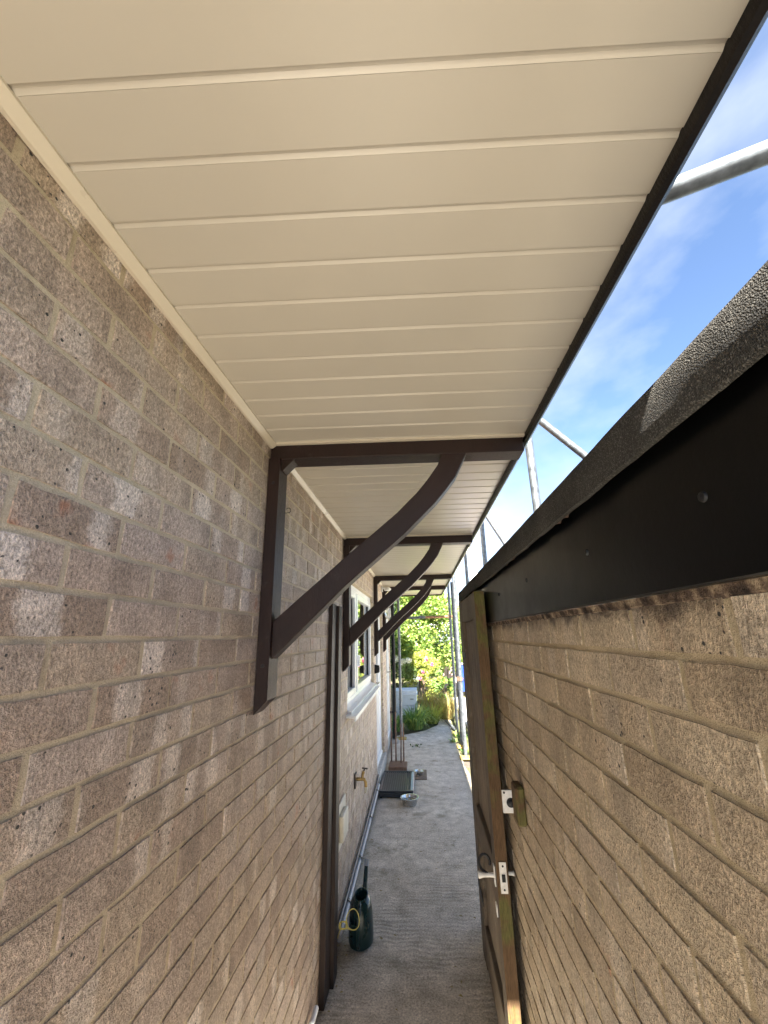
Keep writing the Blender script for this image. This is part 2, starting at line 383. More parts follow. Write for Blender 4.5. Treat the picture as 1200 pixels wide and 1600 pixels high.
# ------------------------------------------------------------------ large structure
def struct(o): o['kind'] = 'structure'; return o
g = MB(); g.face([(-400, -400, -.03), (400, -400, -.03), (400, 400, -.03), (-400, 400, -.03)]); struct(g.build('ground', M['ground']))
# path slab: straight on the house side, wandering edge on the open side
g = MB(); edge = [(2.36, .35), (3.0, .35), (3.3, .50), (3.9, .58), (4.6, .60), (5.4, .58), (6.0, .545), (6.5, .515), (7.2, .495), (7.9, .505), (8.6, .49), (9.3, .56), (9.9, .50), (10.4, .40)]
left = [(2.36, -.60), (7.75, -.60), (8.05, -.52), (8.2, -.30), (8.5, .02), (8.95, .26), (9.5, .34), (10.4, .30)]
rnd = random.Random(3)
def dens(line, step=.12, j=.012):
    o = []
    for (y0, x0), (y1, x1) in zip(line, line[1:]):
        k = max(1, int((y1-y0)/step))
        for i in range(k): o.append((y0+(y1-y0)*i/k, x0+(x1-x0)*i/k + (rnd.uniform(-j, j) if y0 > 2.9 else 0)))
    o.append(line[-1]); return o
e1 = dens(edge); l1 = dens(left, j=.006)
poly = [Vector((x, y, 0)) for y, x in e1] + [Vector((x, y, 0)) for y, x in reversed(l1)]
g.add(poly + [p - Vector((0, 0, .06)) for p in poly], [tuple(range(len(poly)))] + [(i, (i+1) % len(poly), len(poly)+(i+1) % len(poly), len(poly)+i) for i in range(len(poly))])
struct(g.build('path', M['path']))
g = MB(); g.box((-.60, -.9, -.06), (.35, 2.352, -.002)); struct(g.build('low_bounce_slab', M['paving']))  # unseen slab added to weaken sun bounce on the near soffit
g = MB(); g.box((-9, -16, -.06), (9, -.905, -.004)); struct(g.build('bounce_driveway', M['drive']))  # unseen pale ground behind the camera, added to bounce sunlight into the alley
# soil strip on the right of the path, slightly uneven
g = MB(); nx, ny = 10, 60; P = []
for j in range(ny+1):
    for i in range(nx+1):
        x = .44 + i*.16; y = 3.2 + j*.16
        P.append((x, y, -.035 + .02*mnoise.noise(Vector((x*3, y*3, 0))) + (.02 if i > 2 else 0)))
g.add(P, [(j*(nx+1)+i, j*(nx+1)+i+1, (j+1)*(nx+1)+i+1, (j+1)*(nx+1)+i) for j in range(ny) for i in range(nx)])
struct(g.build('soil_bed', M['soil'], smooth=True))

g = MB(); g.box((.82, 3.2, -.03), (7.5, 12.5, .012)); struct(g.build('bounce_gravel_yard', M['gravel']))  # added pale surface bouncing sunlight onto the left wall and soffit

# ------------------------------------------------------------------ bricks
BL, BH, MOD, CRS = .211, .0645, .225, .075
def brick_geo(Lb, Hb, seed, depth=.022):
    rr = random.Random(seed); nx, nz_ = 5, 2
    V, F, UV = [], [], []
    for j in range(nz_+1):
        for i in range(nx+1):
            ed = i in (0, nx) or j in (0, nz_)
            u, v = i/nx, j/nz_
            jy = rr.uniform(-.0016, .0012) if i in (0, nx) else rr.uniform(-.004, .004)
            jz = rr.uniform(-.0018, .0012) if j in (0, nz_) else rr.uniform(-.004, .004)
            sgn_y = 1 if i == nx else -1; sgn_z = 1 if j == nz_ else -1
            V.append((-.0009+rr.uniform(-.0005, .0004) if ed else rr.uniform(-.0012, .0014), (u-.5)*Lb + (sgn_y*jy if i in (0, nx) else jy), (v-.5)*Hb + (sgn_z*jz if j in (0, nz_) else jz))); UV.append((u, v))
    n0 = (nx+1)
    for j in range(nz_):
        for i in range(nx): F.append((j*n0+i, j*n0+i+1, (j+1)*n0+i+1, (j+1)*n0+i))
    loop = [i for i in range(nx+1)] + [j*n0+nx for j in range(1, nz_+1)] + [nz_*n0+i for i in range(nx-1, -1, -1)] + [j*n0 for j in range(nz_-1, 0, -1)]
    b = len(V)
    for q in loop: V.append((-depth, V[q][1]*1.004, V[q][2]*1.01)); UV.append(UV[q])
    k = len(loop)
    for i in range(k): F.append((loop[i], b+i, b+(i+1) % k, loop[(i+1) % k]))
    return V, F, UV
def brick_mesh(name, Lb, Hb, seed, mat):
    V, F, UV = brick_geo(Lb, Hb, seed); me = bpy.data.meshes.new(name); me.from_pydata(V, [], F); me.materials.append(mat)
    ul = me.uv_layers.new(name='UVMap'); 
    for lp in me.loops: ul.data[lp.index].uv = UV[lp.vertex_index]
    me.polygons.foreach_set('use_smooth', [True]*len(me.polygons)); me.set_sharp_from_angle(angle=R(50)); me.update(); return me
def brick_layout(ylo, yhi, zlo, zhi, bed0, phase, openings, parity0=0):
    out = []
    k0 = math.floor((zlo-bed0)/CRS); k1 = math.ceil((zhi-bed0)/CRS)
    for k in range(k0, k1):
        zb, zt = bed0 + k*CRS + .00525, bed0 + (k+1)*CRS - .00525
        zb, zt = max(zb, zlo), min(zt, zhi)
        if zt - zb < .015: continue
        par = (k+parity0) % 2
        cuts = [(ylo, yhi)]
        for (a, b, c, d) in openings:
            if zt > c+.012 and zb < d-.012:
                nc = []
                for (p, q) in cuts:
                    if b <= p or a >= q: nc.append((p, q)); continue
                    if a > p: nc.append((p, a))
                    if b < q: nc.append((b, q))
                cuts = nc
        n0 = math.floor(ylo/MOD)-2; n1 = math.ceil(yhi/MOD)+2
        for n in range(n0, n1):
            a = MOD*(n + phase + par*.5) + .007; b = a + BL
            for (p, q) in cuts:
                aa, bb = max(a, p), min(b, q)
                if bb - aa > .028: out.append((aa, bb, zb, zt))
    return out
def lay_bricks(wall, bricks, xface, facing, mat, mat_s, seed, limit=300):
    rr = random.Random(seed); rows = []
    for (a, b, c, d) in bricks:
        p = project((xface, (a+b)/2, (c+d)/2)); area = 0
        if p:
            u, v, z = p
            if -80 < u < 1280 and -80 < v < 1680:
                n = abs(xface)/math.sqrt(xface**2 + ((a+b)/2)**2 + ((c+d)/2-CAMZ)**2); area = (b-a)*(d-c)*n/z**2
        rows.append((area, a, b, c, d))
    rows.sort(reverse=True)
    pool = [brick_mesh('brick', BL, BH, seed+i, mat) for i in range(14)]
    org = ORG[wall]
    for (_, a, b, c, d) in [r for r in rows[:limit] if r[0] > 0]:
        full = abs(b-a-BL) < .002 and abs(d-c-BH) < .002
        me = rr.choice(pool) if full else brick_mesh('brick', b-a, d-c, rr.randrange(10**6), mat)
        o = bpy.data.objects.new('brick', me); COL.objects.link(o); o.parent = wall
        o.location = Vector((xface + facing*rr.uniform(-.0002, .0014), (a+b)/2, (c+d)/2)) - org
        flip = math.pi if facing < 0 else 0
        o.rotation_euler = (rr.uniform(-.004, .004), rr.uniform(-.009, .009), flip + rr.uniform(-.005, .005))
    rest = [r for r in rows[:limit] if r[0] <= 0] + rows[limit:]
    V, F, UV, RN = [], [], [], []
    for (_, a, b, c, d) in rest:
        v, f, uv = brick_geo(b-a, d-c, rr.randrange(10**6)); o0 = len(V)
        V += [(xface + facing*(x + rr.uniform(-.0002, .0002)) - org.x, (a+b)/2 + y - org.y, (c+d)/2 + z - org.z) for x, y, z in v]
        F += [tuple(o0+i for i in (q if facing > 0 else q[::-1])) for q in f]; UV += uv; RN += [rr.random()]*len(v)
    if rest:
        me = bpy.data.meshes.new('far_bricks'); me.from_pydata(V, [], F); me.materials.append(mat_s)
        ul = me.uv_layers.new(name='UVMap'); ul.data.foreach_set('uv', [x for lp in me.loops for x in UV[lp.vertex_index]])
        at = me.attributes.new('rnd', 'FLOAT', 'POINT'); at.data.foreach_set('value', RN)
        me.update(); o = link('brickwork', me, wall); o['kind'] = 'stuff'

# ------------------------------------------------------------------ house
XL = -.56; SOF = 2.428; SK = .045
HY0, HY1 = -.9, 8.02
WIN = (3.34, 5.20, 1.119, 2.144); DOOR = (5.46, 6.43, -.1, 2.144); DOOR2 = (7.08, 7.80, -.1, 2.144)
OPEN = [WIN, DOOR, DOOR2]
house = thing('brick_house', 'house of rough pinkish brown brick along the left side of the passage', 'house', (XL, 0, 0))
g = MB(); XM = XL - .0031; XB = -.80
ys = sorted({HY0, HY1, *[v for o in OPEN for v in o[:2]]})
for a, b in zip(ys, ys[1:]):
    op = [o for o in OPEN if o[0] <= a and o[1] >= b]
    if not op: g.box((XB, a, -.1), (XM, b, 5.2))
    else:
        if op[0][2] > 0: g.box((XB, a, -.1), (XM, b, op[0][2]))
        g.box((XB, a, op[0][3]), (XM, b, 5.2))
g.box((-7, HY0, -.1), (XB-.002, HY0+.2, 5.2)); g.box((-7, HY1-.2, -.1), (XB-.002, HY1, 5.2)); g.box((-7, HY0+.202, -.1), (-6.8, HY1-.202, 5.2))
g.box((-6.79, HY0+.21, 2.5), (XB-.004, HY1-.21, 2.6))
hw = g.build('wall', M['hmortar'], house)
lay = brick_layout(HY0, HY1, 0.0, SOF+.02, 1.6937, .74, OPEN, parity0=1)
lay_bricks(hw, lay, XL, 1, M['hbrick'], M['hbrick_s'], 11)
g = MB(); g.box((-6.79, HY0+.25, .1), (XB-.05, HY1-.25, .12)); g.box((-3.0, HY0+.25, .13), (-2.95, HY1-.25, 2.49)); g.build('room_wall', M['inside'], house)
g = MB(); g.prism([(-7.3, HY0-.3, 5.1), (XL+.35, HY0-.3, 5.1), (-3.7, HY0-.3, 7.4)], (0, 0, 0), (0, HY1-HY0+.6, 0)); g.build('main_roof', M['roof_tile'], house)
# window
def frame_rect(gb, x0, x1, y0, y1, z0, z1, wd):
    gb.bbox((x0, y0, z0), (x1, y0+wd, z1), .006); gb.bbox((x0, y1-wd, z0), (x1, y1, z1), .006)
    gb.bbox((x0, y0+wd-.001, z0), (x1-.001, y1-wd+.001, z0+wd), .006); gb.bbox((x0, y0+wd-.001, z1-wd), (x1-.001, y1-wd+.001, z1), .006)
g = MB(); y0, y1, z0, z1 = WIN[0]+.004, WIN[1]-.004, WIN[2]+.03, WIN[3]-.004
frame_rect(g, -.665, -.597, y0, y1, z0, z1, .055)
g.bbox((-.665, 3.955, z0+.054), (-.598, 4.02, z1-.054), .006)
win = g.build('window', M['upvc'], house)
for a, b in ((y0+.054, 3.956), (4.019, y1-.054)):
    s = MB(); frame_rect(s, -.655, -.585, a+.006, b-.006, z0+.06, z1-.06, .052); s.build('sash', M['upvc'], win)
    s = MB(); s.box((-.630, a+.05, z0+.105), (-.622, b-.05, z1-.105)); s.build('pane', M['glass'], win)
    for (p, q) in ((a+.0585, a+.0645), (b-.0645, b-.0585)):
        s = MB(); s.box((-.6218, p, z0+.113), (-.612, q, z1-.113)); s.build('gasket', M['black_pl'], win)
s = MB(); s.bbox((-.615, 4.05, 1.42), (-.565, 4.075, 1.52), .006); s.build('handle', M['upvc'], win)
s = MB(); s.prism([(-.66, WIN[0]-.07, 1.150), (-.505, WIN[0]-.07, 1.134), (-.488, WIN[0]-.07, 1.130), (-.488, WIN[0]-.07, 1.100), (-.500, WIN[0]-.07, 1.100), (-.502, WIN[0]-.07, 1.118), (-.66, WIN[0]-.07, 1.126)], (0, 0, 0), (0, WIN[1]-WIN[0]+.04, 0)); s.build('sill', M['upvc'], win)
s = MB(); s.prism([(-.597, WIN[0]+.004, 1.175), (-.53, WIN[0]+.004, 1.150), (-.53, WIN[0]+.004, 1.1395), (-.597, WIN[0]+.004, 1.146)], (0, 0, 0), (0, WIN[1]-WIN[0]-.01, 0)); s.build('sill_step', M['upvc'], win)
# doors
def door(dd, xf, nm):
    g = MB(); a, b, _, zt = dd; a += .004; b -= .004; zt -= .004
    g.bbox((xf-.07, a, .16), (xf, a+.06, zt), .006); g.bbox((xf-.07, b-.06, .16), (xf, b, zt), .006); g.bbox((xf-.07, a+.059, zt-.06), (xf-.001, b-.059, zt), .006); g.bbox((xf-.09, a, .14), (xf+.012, b, .175), .006)
    d = g.build(nm, M['upvc'], house)
    s = MB(); s.bbox((xf-.055, a+.064, .18), (xf-.012, b-.064, .95), .008); s.box((xf-.05, a+.064, .951), (xf-.018, a+.18, zt-.064)); s.box((xf-.05, b-.18, .951), (xf-.018, b-.064, zt-.064)); s.box((xf-.05, a+.181, zt-.2), (xf-.018, b-.181, zt-.064)); s.build('leaf', M['upvc'], d)
    s = MB(); s.box((xf-.038, a+.181, .952), (xf-.030, b-.181, zt-.201)); s.build('pane', M['glass'], d)
    s = MB(); s.bbox((xf-.018, a+.09, 1.0), (xf+.005, a+.125, 1.2), .004); s.tube([(xf, a+.107, 1.12), (xf+.05, a+.107, 1.12), (xf+.05, a+.21, 1.12)], .009); s.build('handle', M['steel'], d)
    return d
door(DOOR, -.596, 'door'); door(DOOR2, -.572, 'door')
g = MB(); g.bbox((-.80, DOOR[0]-.03, -.02), (-.535, DOOR[1]+.05, .135), .01); g.build('door_step', M['step'], house)
g = MB(); g.bbox((-.80, DOOR2[0]+.01, -.02), (-.562, DOOR2[1]-.01, .135), .01); g.build('door_step', M['step'], house)

# ------------------------------------------------------------------ canopy: soffit boards, trims, fascia, roof
CY0, CY1 = .09, 8.06
BR = [1.465, 3.12, 5.28, 6.55]
XF = .437
can_ = thing('porch_canopy', 'lean-to canopy with cream boarded soffit and dark brown edge over the passage', 'canopy', (XL, 0, SOF))
g = MB(); bays = []
ends = [CY0] + [v for b in BR for v in (b, b+.095)] + [CY1-.03]
for i in range(0, len(ends), 2): bays.append((ends[i], ends[i+1]))
g.box((XL, CY0, SOF+.012), (XF, CY1-.031, SOF+.03), skew=SK)
sof = g.build('soffit', M['pvc'], can_)
def board(ya, yb, groove=True):
    """one tongue-and-groove board; profile in y, extruded over x with the skew"""
    pr = [(ya, 0)]
    if groove: pr += [(yb-.0140, 0), (yb-.0132, .0036), (yb-.0070, .0040), (yb-.0005, 0.0)]
    else: pr += [(yb, 0)]
    pr += [(pr[-1][0], .0115), (ya, .0115)]
    gb = MB(); xa, xb = XL+.012, XF
    A = [(xa, y + SK*(xa-XL), SOF+z) for y, z in pr]; B = [(xb, y + SK*(xb-XL), SOF+z) for y, z in pr]; n = len(pr)
    gb.add(A+B, [tuple(range(n)), tuple(range(2*n-1, n-1, -1))] + [(i, n+i, n+(i+1) % n, (i+1) % n) for i in range(n)])
    return gb
for (a, b) in bays:
    y = math.floor((a-.349)/.1)*.1 + .349
    while y < b-.004:
        ya, yb = max(y, a), min(y+.1, b)
        if yb-ya > .004: board(ya, yb, yb < b-.001).build('soffit_board', M['pvc'], sof)
        y += .1
    t_ = MB()
    prf = lambda yy: [(XL+.0005, yy, SOF-.017), (XL+.010, yy, SOF-.019), (XL+.0275, yy, SOF-.006), (XL+.0275, yy, SOF-.0005), (XL+.0005, yy, SOF-.0005)]
    t_.prism(prf(a), (0, 0, 0), (0, b-a, 0)); t_.build('wall_trim', M['pvc_trim'], sof)
    if a > CY0+.01:
        t_ = MB(); t_.box((XL+.028, a+.001, SOF-.008), (XF-.001, a+.018, SOF-.0006), skew=SK); t_.build('end_trim', M['pvc_trim'], sof)
    t_ = MB(); t_.box((XL+.028, b-.019, SOF-.008), (XF-.001, b-.001, SOF-.0006), skew=SK); t_.build('end_trim', M['pvc_trim'], sof)
g = MB()
yy = CY0
prof = [(XF+.0005, SOF-.012), (XF+.004, SOF-.020), (XF+.014, SOF-.024), (XF+.023, SOF-.018), (XF+.026, SOF-.004), (XF+.026, SOF+.150), (XF+.0005, SOF+.150)]
g.prism([(x, yy, z) for x, z in prof], (0, 0, 0), (0, CY1+.04-yy, 0)); fas = g.build('fascia', M['brown_d'], can_, smooth=True)
for yj in (3.52, 6.1):
    g = MB(); g.prism([(x + (.0025 if x > XF+.01 else 0), yj, z-.0025) for x, z in prof], (0, 0, 0), (0, .05, 0)); g.build('joint_cover', M['brown_d'], fas)
g = MB(); g.box((XL+.002, CY1-.028, SOF-.03), (XF, CY1-.006, SOF+.15), skew=SK); g.build('end_fascia', M['brown_d'], can_)
g = MB(); g.prism([(XL+.002, CY0, SOF+.031), (XF+.03, CY0, SOF+.151), (XF+.045, CY0, SOF+.155), (XF+.045, CY0, SOF+.175), (XL+.002, CY0, SOF+.50)], (0, 0, 0), (0, CY1+.03-CY0, 0)); g.build('roof', M['roof_tile'], can_)
g = MB(); g.box((XL+.002, CY0-.025, SOF-.02), (XF+.026, CY0-.002, SOF+.12)); g.build('end_fascia', M['brown_d'], can_)

# gallows brackets
UP = [(.118, 2.372), (.096, 2.318), (.05, 2.254), (.010, 2.207), (-.065, 2.132), (-.162, 2.050), (-.256, 1.972), (-.348, 1.891), (-.439, 1.812), (-.5145, 1.745)]
LO = [(.214, 2.372), (.164, 2.272), (.120, 2.215), (.079, 2.167), (-.044, 2.047), (-.157, 1.951), (-.260, 1.863), (-.355, 1.771), (-.449, 1.681), (-.5145, 1.618)]
BLAB = ['nearest dark brown curved timber bracket under the soffit, its wall post longest in view',
        'second dark brown curved timber bracket, fixed just before the white window',
        'third dark brown curved timber bracket, between the window and the white door',
        'farthest dark brown curved timber bracket, its brace tucked behind the third one']
def bracket(y, lab, near):
    root = thing('timber_bracket', lab, 'bracket', (XL+.0225, y+.05, 1.45), 'brown brackets carrying the canopy')
    yb = y; g = MB()
    # wall post, its foot cut on a slant
    P = [(XL+.003, 1.448), (XL+.047, 1.492), (XL+.047, SOF-.066), (XL+.003, SOF-.066)]
    g.prism([(x, yb-.012, z) for x, z in P], (0, 0, 0), (0, .095, 0)); g.build('wall_post', M['brown'], root)
    g = MB(); g.bbox((XL+.003, yb+.001, SOF-.064), (XF-.003, yb+.092, SOF-.0012), .003, skew=SK); g.build('beam', M['brown'], root)
    g = MB(); n = len(UP)
    def pt(x, z, yy): return (x, yy + SK*(x-XL), z)
    ya, yc = yb+.006, yb+.074
    V = [pt(x, z, ya) for x, z in UP] + [pt(x, z, ya) for x, z in LO] + [pt(x, z, yc) for x, z in UP] + [pt(x, z, yc) for x, z in LO]
    F = []
    for i in range(n-1):
        F += [(i, i+1, n+i+1, n+i), (2*n+i, 3*n+i, 3*n+i+1, 2*n+i+1), (i, 2*n+i, 2*n+i+1, i+1), (n+i, n+i+1, 3*n+i+1, 3*n+i)]
    F += [(0, n, 3*n, 2*n), (n-1, 3*n-1, 4*n-1, 2*n-1)]
    g.add(V, F)
    o = g.build('curved_brace', M['brown'], root)
    bm = bmesh.new(); bm.from_mesh(o.data); bmesh.ops.bevel(bm, geom=[e for e in bm.edges if len(e.link_faces) == 2 and e.calc_face_angle(0) > .9], offset=.003, segments=1, affect='EDGES'); bm.to_mesh(o.data); bm.free()
    g = MB(); c = [(XL+.047, SOF-.064), (XL+.094, SOF-.064), (XL+.094, SOF-.068), (XL+.053, SOF-.110), (XL+.047, SOF-.110)]
    g.prism([(x, yb+.010, z) for x, z in c], (0, 0, 0), (0, .055, 0)); g.build('corner_block', M['post'], root)
    if near:
        g = MB(); pts = []
        for k in range(12):
            a = -math.pi*.5 + k/11*math.pi*1.35
            pts.append((XL+.047+.016+.010*math.cos(a), yb+.07, 2.172+.010*math.sin(a)))
        g.tube([(XL+.046, yb+.07, 2.162), (XL+.060, yb+.07, 2.162)] + pts[1:], .0014, 6); g.build('cup_hook', M['hookmetal'], root)
        for (bx, bz) in ((XL+.025, 1.60), (XL+.025, 2.26)):
            g = MB(); g.lathe([(0, .0), (.006, .0), (.007, -.002)], (bx, yb-.0135, bz), 10, tilt=Matrix.Rotation(R(90), 3, 'X')); g.build('screw', M['screw'], root)
    return root
for i, (y, lb) in enumerate(zip(BR, BLAB)): bracket(y, lb, i == 0)

# ------------------------------------------------------------------ garage on the right
XR = .344; GY0, GY1 = -.9, 3.15; GT = 1.738
gar = thing('brick_garage', 'flat roofed garage of tan brown brick along the right side of the passage', 'garage', (XR, 0, 0))
g = MB(); xm = XR + .0029
g.box((xm, GY0, -.1), (xm+.1, GY1-.004, GT-.004)); g.box((xm+.101, GY1-.104, -.1), (3.2, GY1-.004, GT)); g.box((xm+.101, GY0, -.1), (3.2, GY0+.1, GT)); g.box((3.1, GY0+.101, -.1), (3.2, GY1-.105, GT))
gw = g.build('wall', M['gmortar'], gar)
lay = brick_layout(GY0+.01, GY1, 0.0, 1.7245, 1.655, .255, [], parity0=0)
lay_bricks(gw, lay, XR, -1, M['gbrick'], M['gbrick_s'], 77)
# ragged bedding between bricks and fascia
g = MB(); n = 220; P = []; rr = random.Random(5)
for i in range(n+1):
    y = GY0 + (GY1-GY0)*i/n
    P += [(XR+.004, y, 1.722+rr.uniform(-.002, .001)), (XR-.001+rr.uniform(-.0012, .0012), y, 1.726+rr.uniform(-.0015, .0015)), (XR-.004+rr.uniform(-.0012, .0012), y, 1.7378), (XR+.004, y, 1.7378)]
g.add(P, [(4*i+j, 4*i+j+1, 4*i+4+j+1, 4*i+4+j) for i in range(n) for j in range(3)]); g.build('bedding_strip', M['sooty'], gar)
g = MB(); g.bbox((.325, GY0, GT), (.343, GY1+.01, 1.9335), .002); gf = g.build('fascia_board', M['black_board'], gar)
for (y, z) in ((.471, 1.832), (.81, 1.834), (1.278, 1.839), (1.729, 1.838), (2.25, 1.836)):
    g = MB(); g.lathe([(0, .0045), (.003, .0043), (.0058, .003), (.0065, 0)], (.3248, y, z), 14, tilt=Matrix.Rotation(R(-90), 3, 'Y')); g.build('screw_cap', M['screw'], gf, smooth=True)
# felt edge with lumpy surface and a ragged hem
g = MB(); n = 300; prf = [(.352, 1.990), (.318, 1.9885), (.304, 1.985), (.300, 1.976), (.299, 1.955), (.2985, 1.935), (.300, 1.917), (.306, 1.914), (.309, 1.930)]
P = []
for i in range(n+1):
    y = GY0 + (GY1+.03-GY0)*i/n
    for j, (x, z) in enumerate(prf):
        q = Vector((x*40, y*9, z*40)); a = mnoise.noise(q)*.0035 + mnoise.noise(Vector((j*.7, y*2.1, 3)))*.003
        hem = (mnoise.noise(Vector((y*9, 1, 7)))*.0025 + mnoise.noise(Vector((y*60, 5, 7)))*.0010) if j in (6, 7) else 0
        P.append((x+a, y, z+hem+a*.5))
k = len(prf); g.add(P, [(i*k+j, i*k+j+1, (i+1)*k+j+1, (i+1)*k+j) for i in range(n) for j in range(k-1)])
fe = g.build('felt_edge', M['felt'], gar, smooth=True)
g = MB(); rr = random.Random(8)
for _ in range(7):
    y = rr.uniform(.3, 2.6); l_ = rr.uniform(.02, .06); d = rr.uniform(-.006, .001)
    g.add([(.3075, y, 1.921), (.3075, y+l_, 1.921), (.3085+rr.uniform(-.002, .002), y+l_*rr.uniform(.3, .7), 1.913-d), (.315, y+l_*.5, 1.915)], [(0, 1, 2), (0, 2, 3), (1, 3, 2)])
g.build('torn_splinters', M['torn'], gar)['kind'] = 'stuff'
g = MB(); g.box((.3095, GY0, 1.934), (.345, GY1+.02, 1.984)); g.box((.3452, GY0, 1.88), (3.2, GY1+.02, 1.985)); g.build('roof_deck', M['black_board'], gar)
g = MB(); g.face([(.345, GY0-.02, 1.9895), (3.25, GY0-.02, 1.9895), (3.25, GY1+.03, 1.9895), (.345, GY1+.03, 1.9895)]); g.build('roof_felt', M['felt'], gar)
g = MB(); g.prism([(.299, GY1+.031, 1.916), (.345, GY1+.031, 1.916), (.345, GY1+.031, 1.989), (.305, GY1+.031, 1.987)], (0, 0, 0), (0, .012, 0)); g.box((.346, GY1+.031, 1.9), (3.25, GY1+.043, 1.989)); g.build('end_felt', M['felt'], gar)
# catch on the wall
k_ = thing('gate_catch', 'white square metal plate on a mossy wooden block on the garage wall', 'gate catch', (.325, 1.73, 1.0))
g = MB(); g.bbox((.311, 1.715, 1.045), (.3425, 1.795, 1.165), .006); g.build('wood_block', M['algae'], k_)
g = MB(); g.bbox((.276, 1.797, 1.058), (.3405, 1.803, 1.132), .002); pl = g.build('plate', M['white_metal'], k_)
g = MB(); g.lathe([(0, .0075), (.006, .007), (.010, .004), (.0105, 0)], (.306, 1.7965, 1.092), 14, tilt=Matrix.Rotation(R(90), 3, 'X')); g.lathe([(0, .0012), (.016, .001), (.016, 0)], (.306, 1.7967, 1.092), 16, tilt=Matrix.Rotation(R(90), 3, 'X')); g.build('bolt', M['screw'], k_)
for (x, z) in ((.284, 1.124), (.334, 1.066), (.334, 1.124)):
    g = MB(); g.lathe([(0, .0015), (.004, .001), (.004, 0)], (x, 1.7968, z), 10, tilt=Matrix.Rotation(R(90), 3, 'X')); g.build('screw', M['screw'], k_)

# ------------------------------------------------------------------ gate and its posts
gt = thing('garden_gate', 'weathered brown wooden gate folded open against the garage wall', 'gate', (.29, 2.42, 0))
GA, GB, GX0, GX1, GZ0, GZ1 = 2.05, 2.80, .266, .313, .05, 1.885
def two(gb, a, b, mi_front=1):
    """box whose face towards the camera takes the second material"""
    (x0, y0, z0), (x1, y1, z1) = a, b
    P = [(x, y, z) for z in (z0, z1) for y in (y0, y1) for x in (x0, x1)]
    gb.add(P, [(0, 2, 3, 1), (4, 5, 7, 6), (2, 6, 7, 3), (0, 4, 6, 2), (1, 3, 7, 5)], 0); gb.add(P, [(0, 1, 5, 4)], mi_front)
g = MB(); two(g, (GX0, GA, GZ0), (GX1, GA+.095, GZ1)); g.build('stile', [M['gate'], M['algae']], gt)
g = MB(); g.bbox((GX0, GB-.09, GZ0), (GX1, GB, GZ1-.004), .004); g.build('stile', M['gate'], gt)
for (a, b) in ((GZ1-.125, GZ1-.002), (.62, .78), (GZ0+.02, .24)):
    g = MB(); g.bbox((GX0+.001, GA+.0955, a), (GX1-.001, GB-.0905, b), .004); g.build('rail', M['gate'], gt)
nb = 5; wb = (GB-.09-GA-.095)/nb
for (za, zb) in ((.242, .618), (.782, GZ1-.127)):
    for i in range(nb):
        g = MB(); y = GA+.0955+i*wb; g.bbox((GX0+.021, y+.001, za), (GX1-.008, y+wb-.001, zb), .004); g.build('panel_board', M['gate_panel'], gt)
for (za, zb) in ((.242, .618), (.782, GZ1-.127)):
    for (p, q) in ((GA+.0957, GA+.112), (GB-.107, GB-.0907)):
        g = MB(); g.box((GX0+.004, p, za), (GX0+.0205, q, zb)); g.build('moulding', M['gate'], gt)
lt = MB(); lt.bbox((GX0+.012, GA-.004, .695), (GX0+.040, GA-.0005, .800), .001); lat = lt.build('latch_plate', M['white_metal'], gt)
for z in (.708, .787):
    g = MB(); g.lathe([(0, .0015), (.004, .001), (.004, 0)], (GX0+.026, GA-.0042, z), 10, tilt=Matrix.Rotation(R(90), 3, 'X')); g.build('screw', M['screw'], lat)
g = MB(); g.bbox((GX0+.019, GA-.010, .735), (GX0+.033, GA-.0042, .760), .001); g.build('latch_bolt', M['screw'], lat)
g = MB(); g.lathe([(.0085, 0), (.0075, .02), (.0085, .045), (.0125, .062), (.012, .066), (0, .067)], (GX0-.003, GA+.045, .735), 14, tilt=Matrix.Rotation(R(-90), 3, 'Y')); g.build('knob', M['white_metal'], gt, smooth=True)
g = MB(); g.bbox((GX0-.005, GA+.030, .700), (GX0-.0005, GA+.060, .772), .002); g.build('rose_plate', M['white_metal'], gt)
g = MB(); pts = []
for i in range(12):
    a = R(-60) + R(255)*i/11; pts.append((GX0-.040-.022*math.cos(a), GA+.05, .775+.030*math.sin(a)))
g.tube([(GX0-.030, GA+.047, .738)] + pts, .0055, 8); g.build('lever', M['screw'], gt, smooth=True)
g = MB(); g.lathe([(.007, 0), (.0065, .018), (.010, .026), (0, .027)], (GX1+.001, GA+.03, .748), 12, tilt=Matrix.Rotation(R(90), 3, 'Y')); g.build('knob', M['white_metal'], gt, smooth=True)
g = MB(); g.bbox((GX0-.004, GA+.050, .590), (GX0-.0004, GA+.080, .630), .001); g.build('lock_plate', M['white_metal'], gt)
for z in (.35, 1.55):
    g = MB(); g.bbox((GX0-.004, GB-.16, z), (GX0-.0004, GB+.03, z+.03), .001); g.tube([(GX0+.01, GB+.035, z-.02), (GX0+.01, GB+.035, z+.05)], .012, 10); g.build('hinge', M['screw'], gt)
hp = MB(); hp.bbox((.272, GB+.05, 0), (.341, GB+.13, 1.90), .006)
tag(hp.build('gate_post', M['gate'], origin=(.305, GB+.09, 0)), 'brown timber post carrying the open gate at the end of the garage', 'post')
ps = thing('gate_jamb', 'tall narrow red-brown timber post fixed upright to the house wall', 'post', (-.54, 2.73, 0))
def lean_box(gb, x0, x1, ya, yb, z1, xt=0, ly=0):
    gb.add([(x0, ya-ly, 0), (x1+xt, ya-ly, 0), (x1+xt, yb-ly, 0), (x0, yb-ly, 0), (x0, ya, z1), (x1, ya, z1-.004), (x1, yb, z1-.004), (x0, yb, z1)], [(0, 3, 2, 1), (4, 5, 6, 7), (0, 1, 5, 4), (1, 2, 6, 5), (2, 3, 7, 6), (3, 0, 4, 7)])
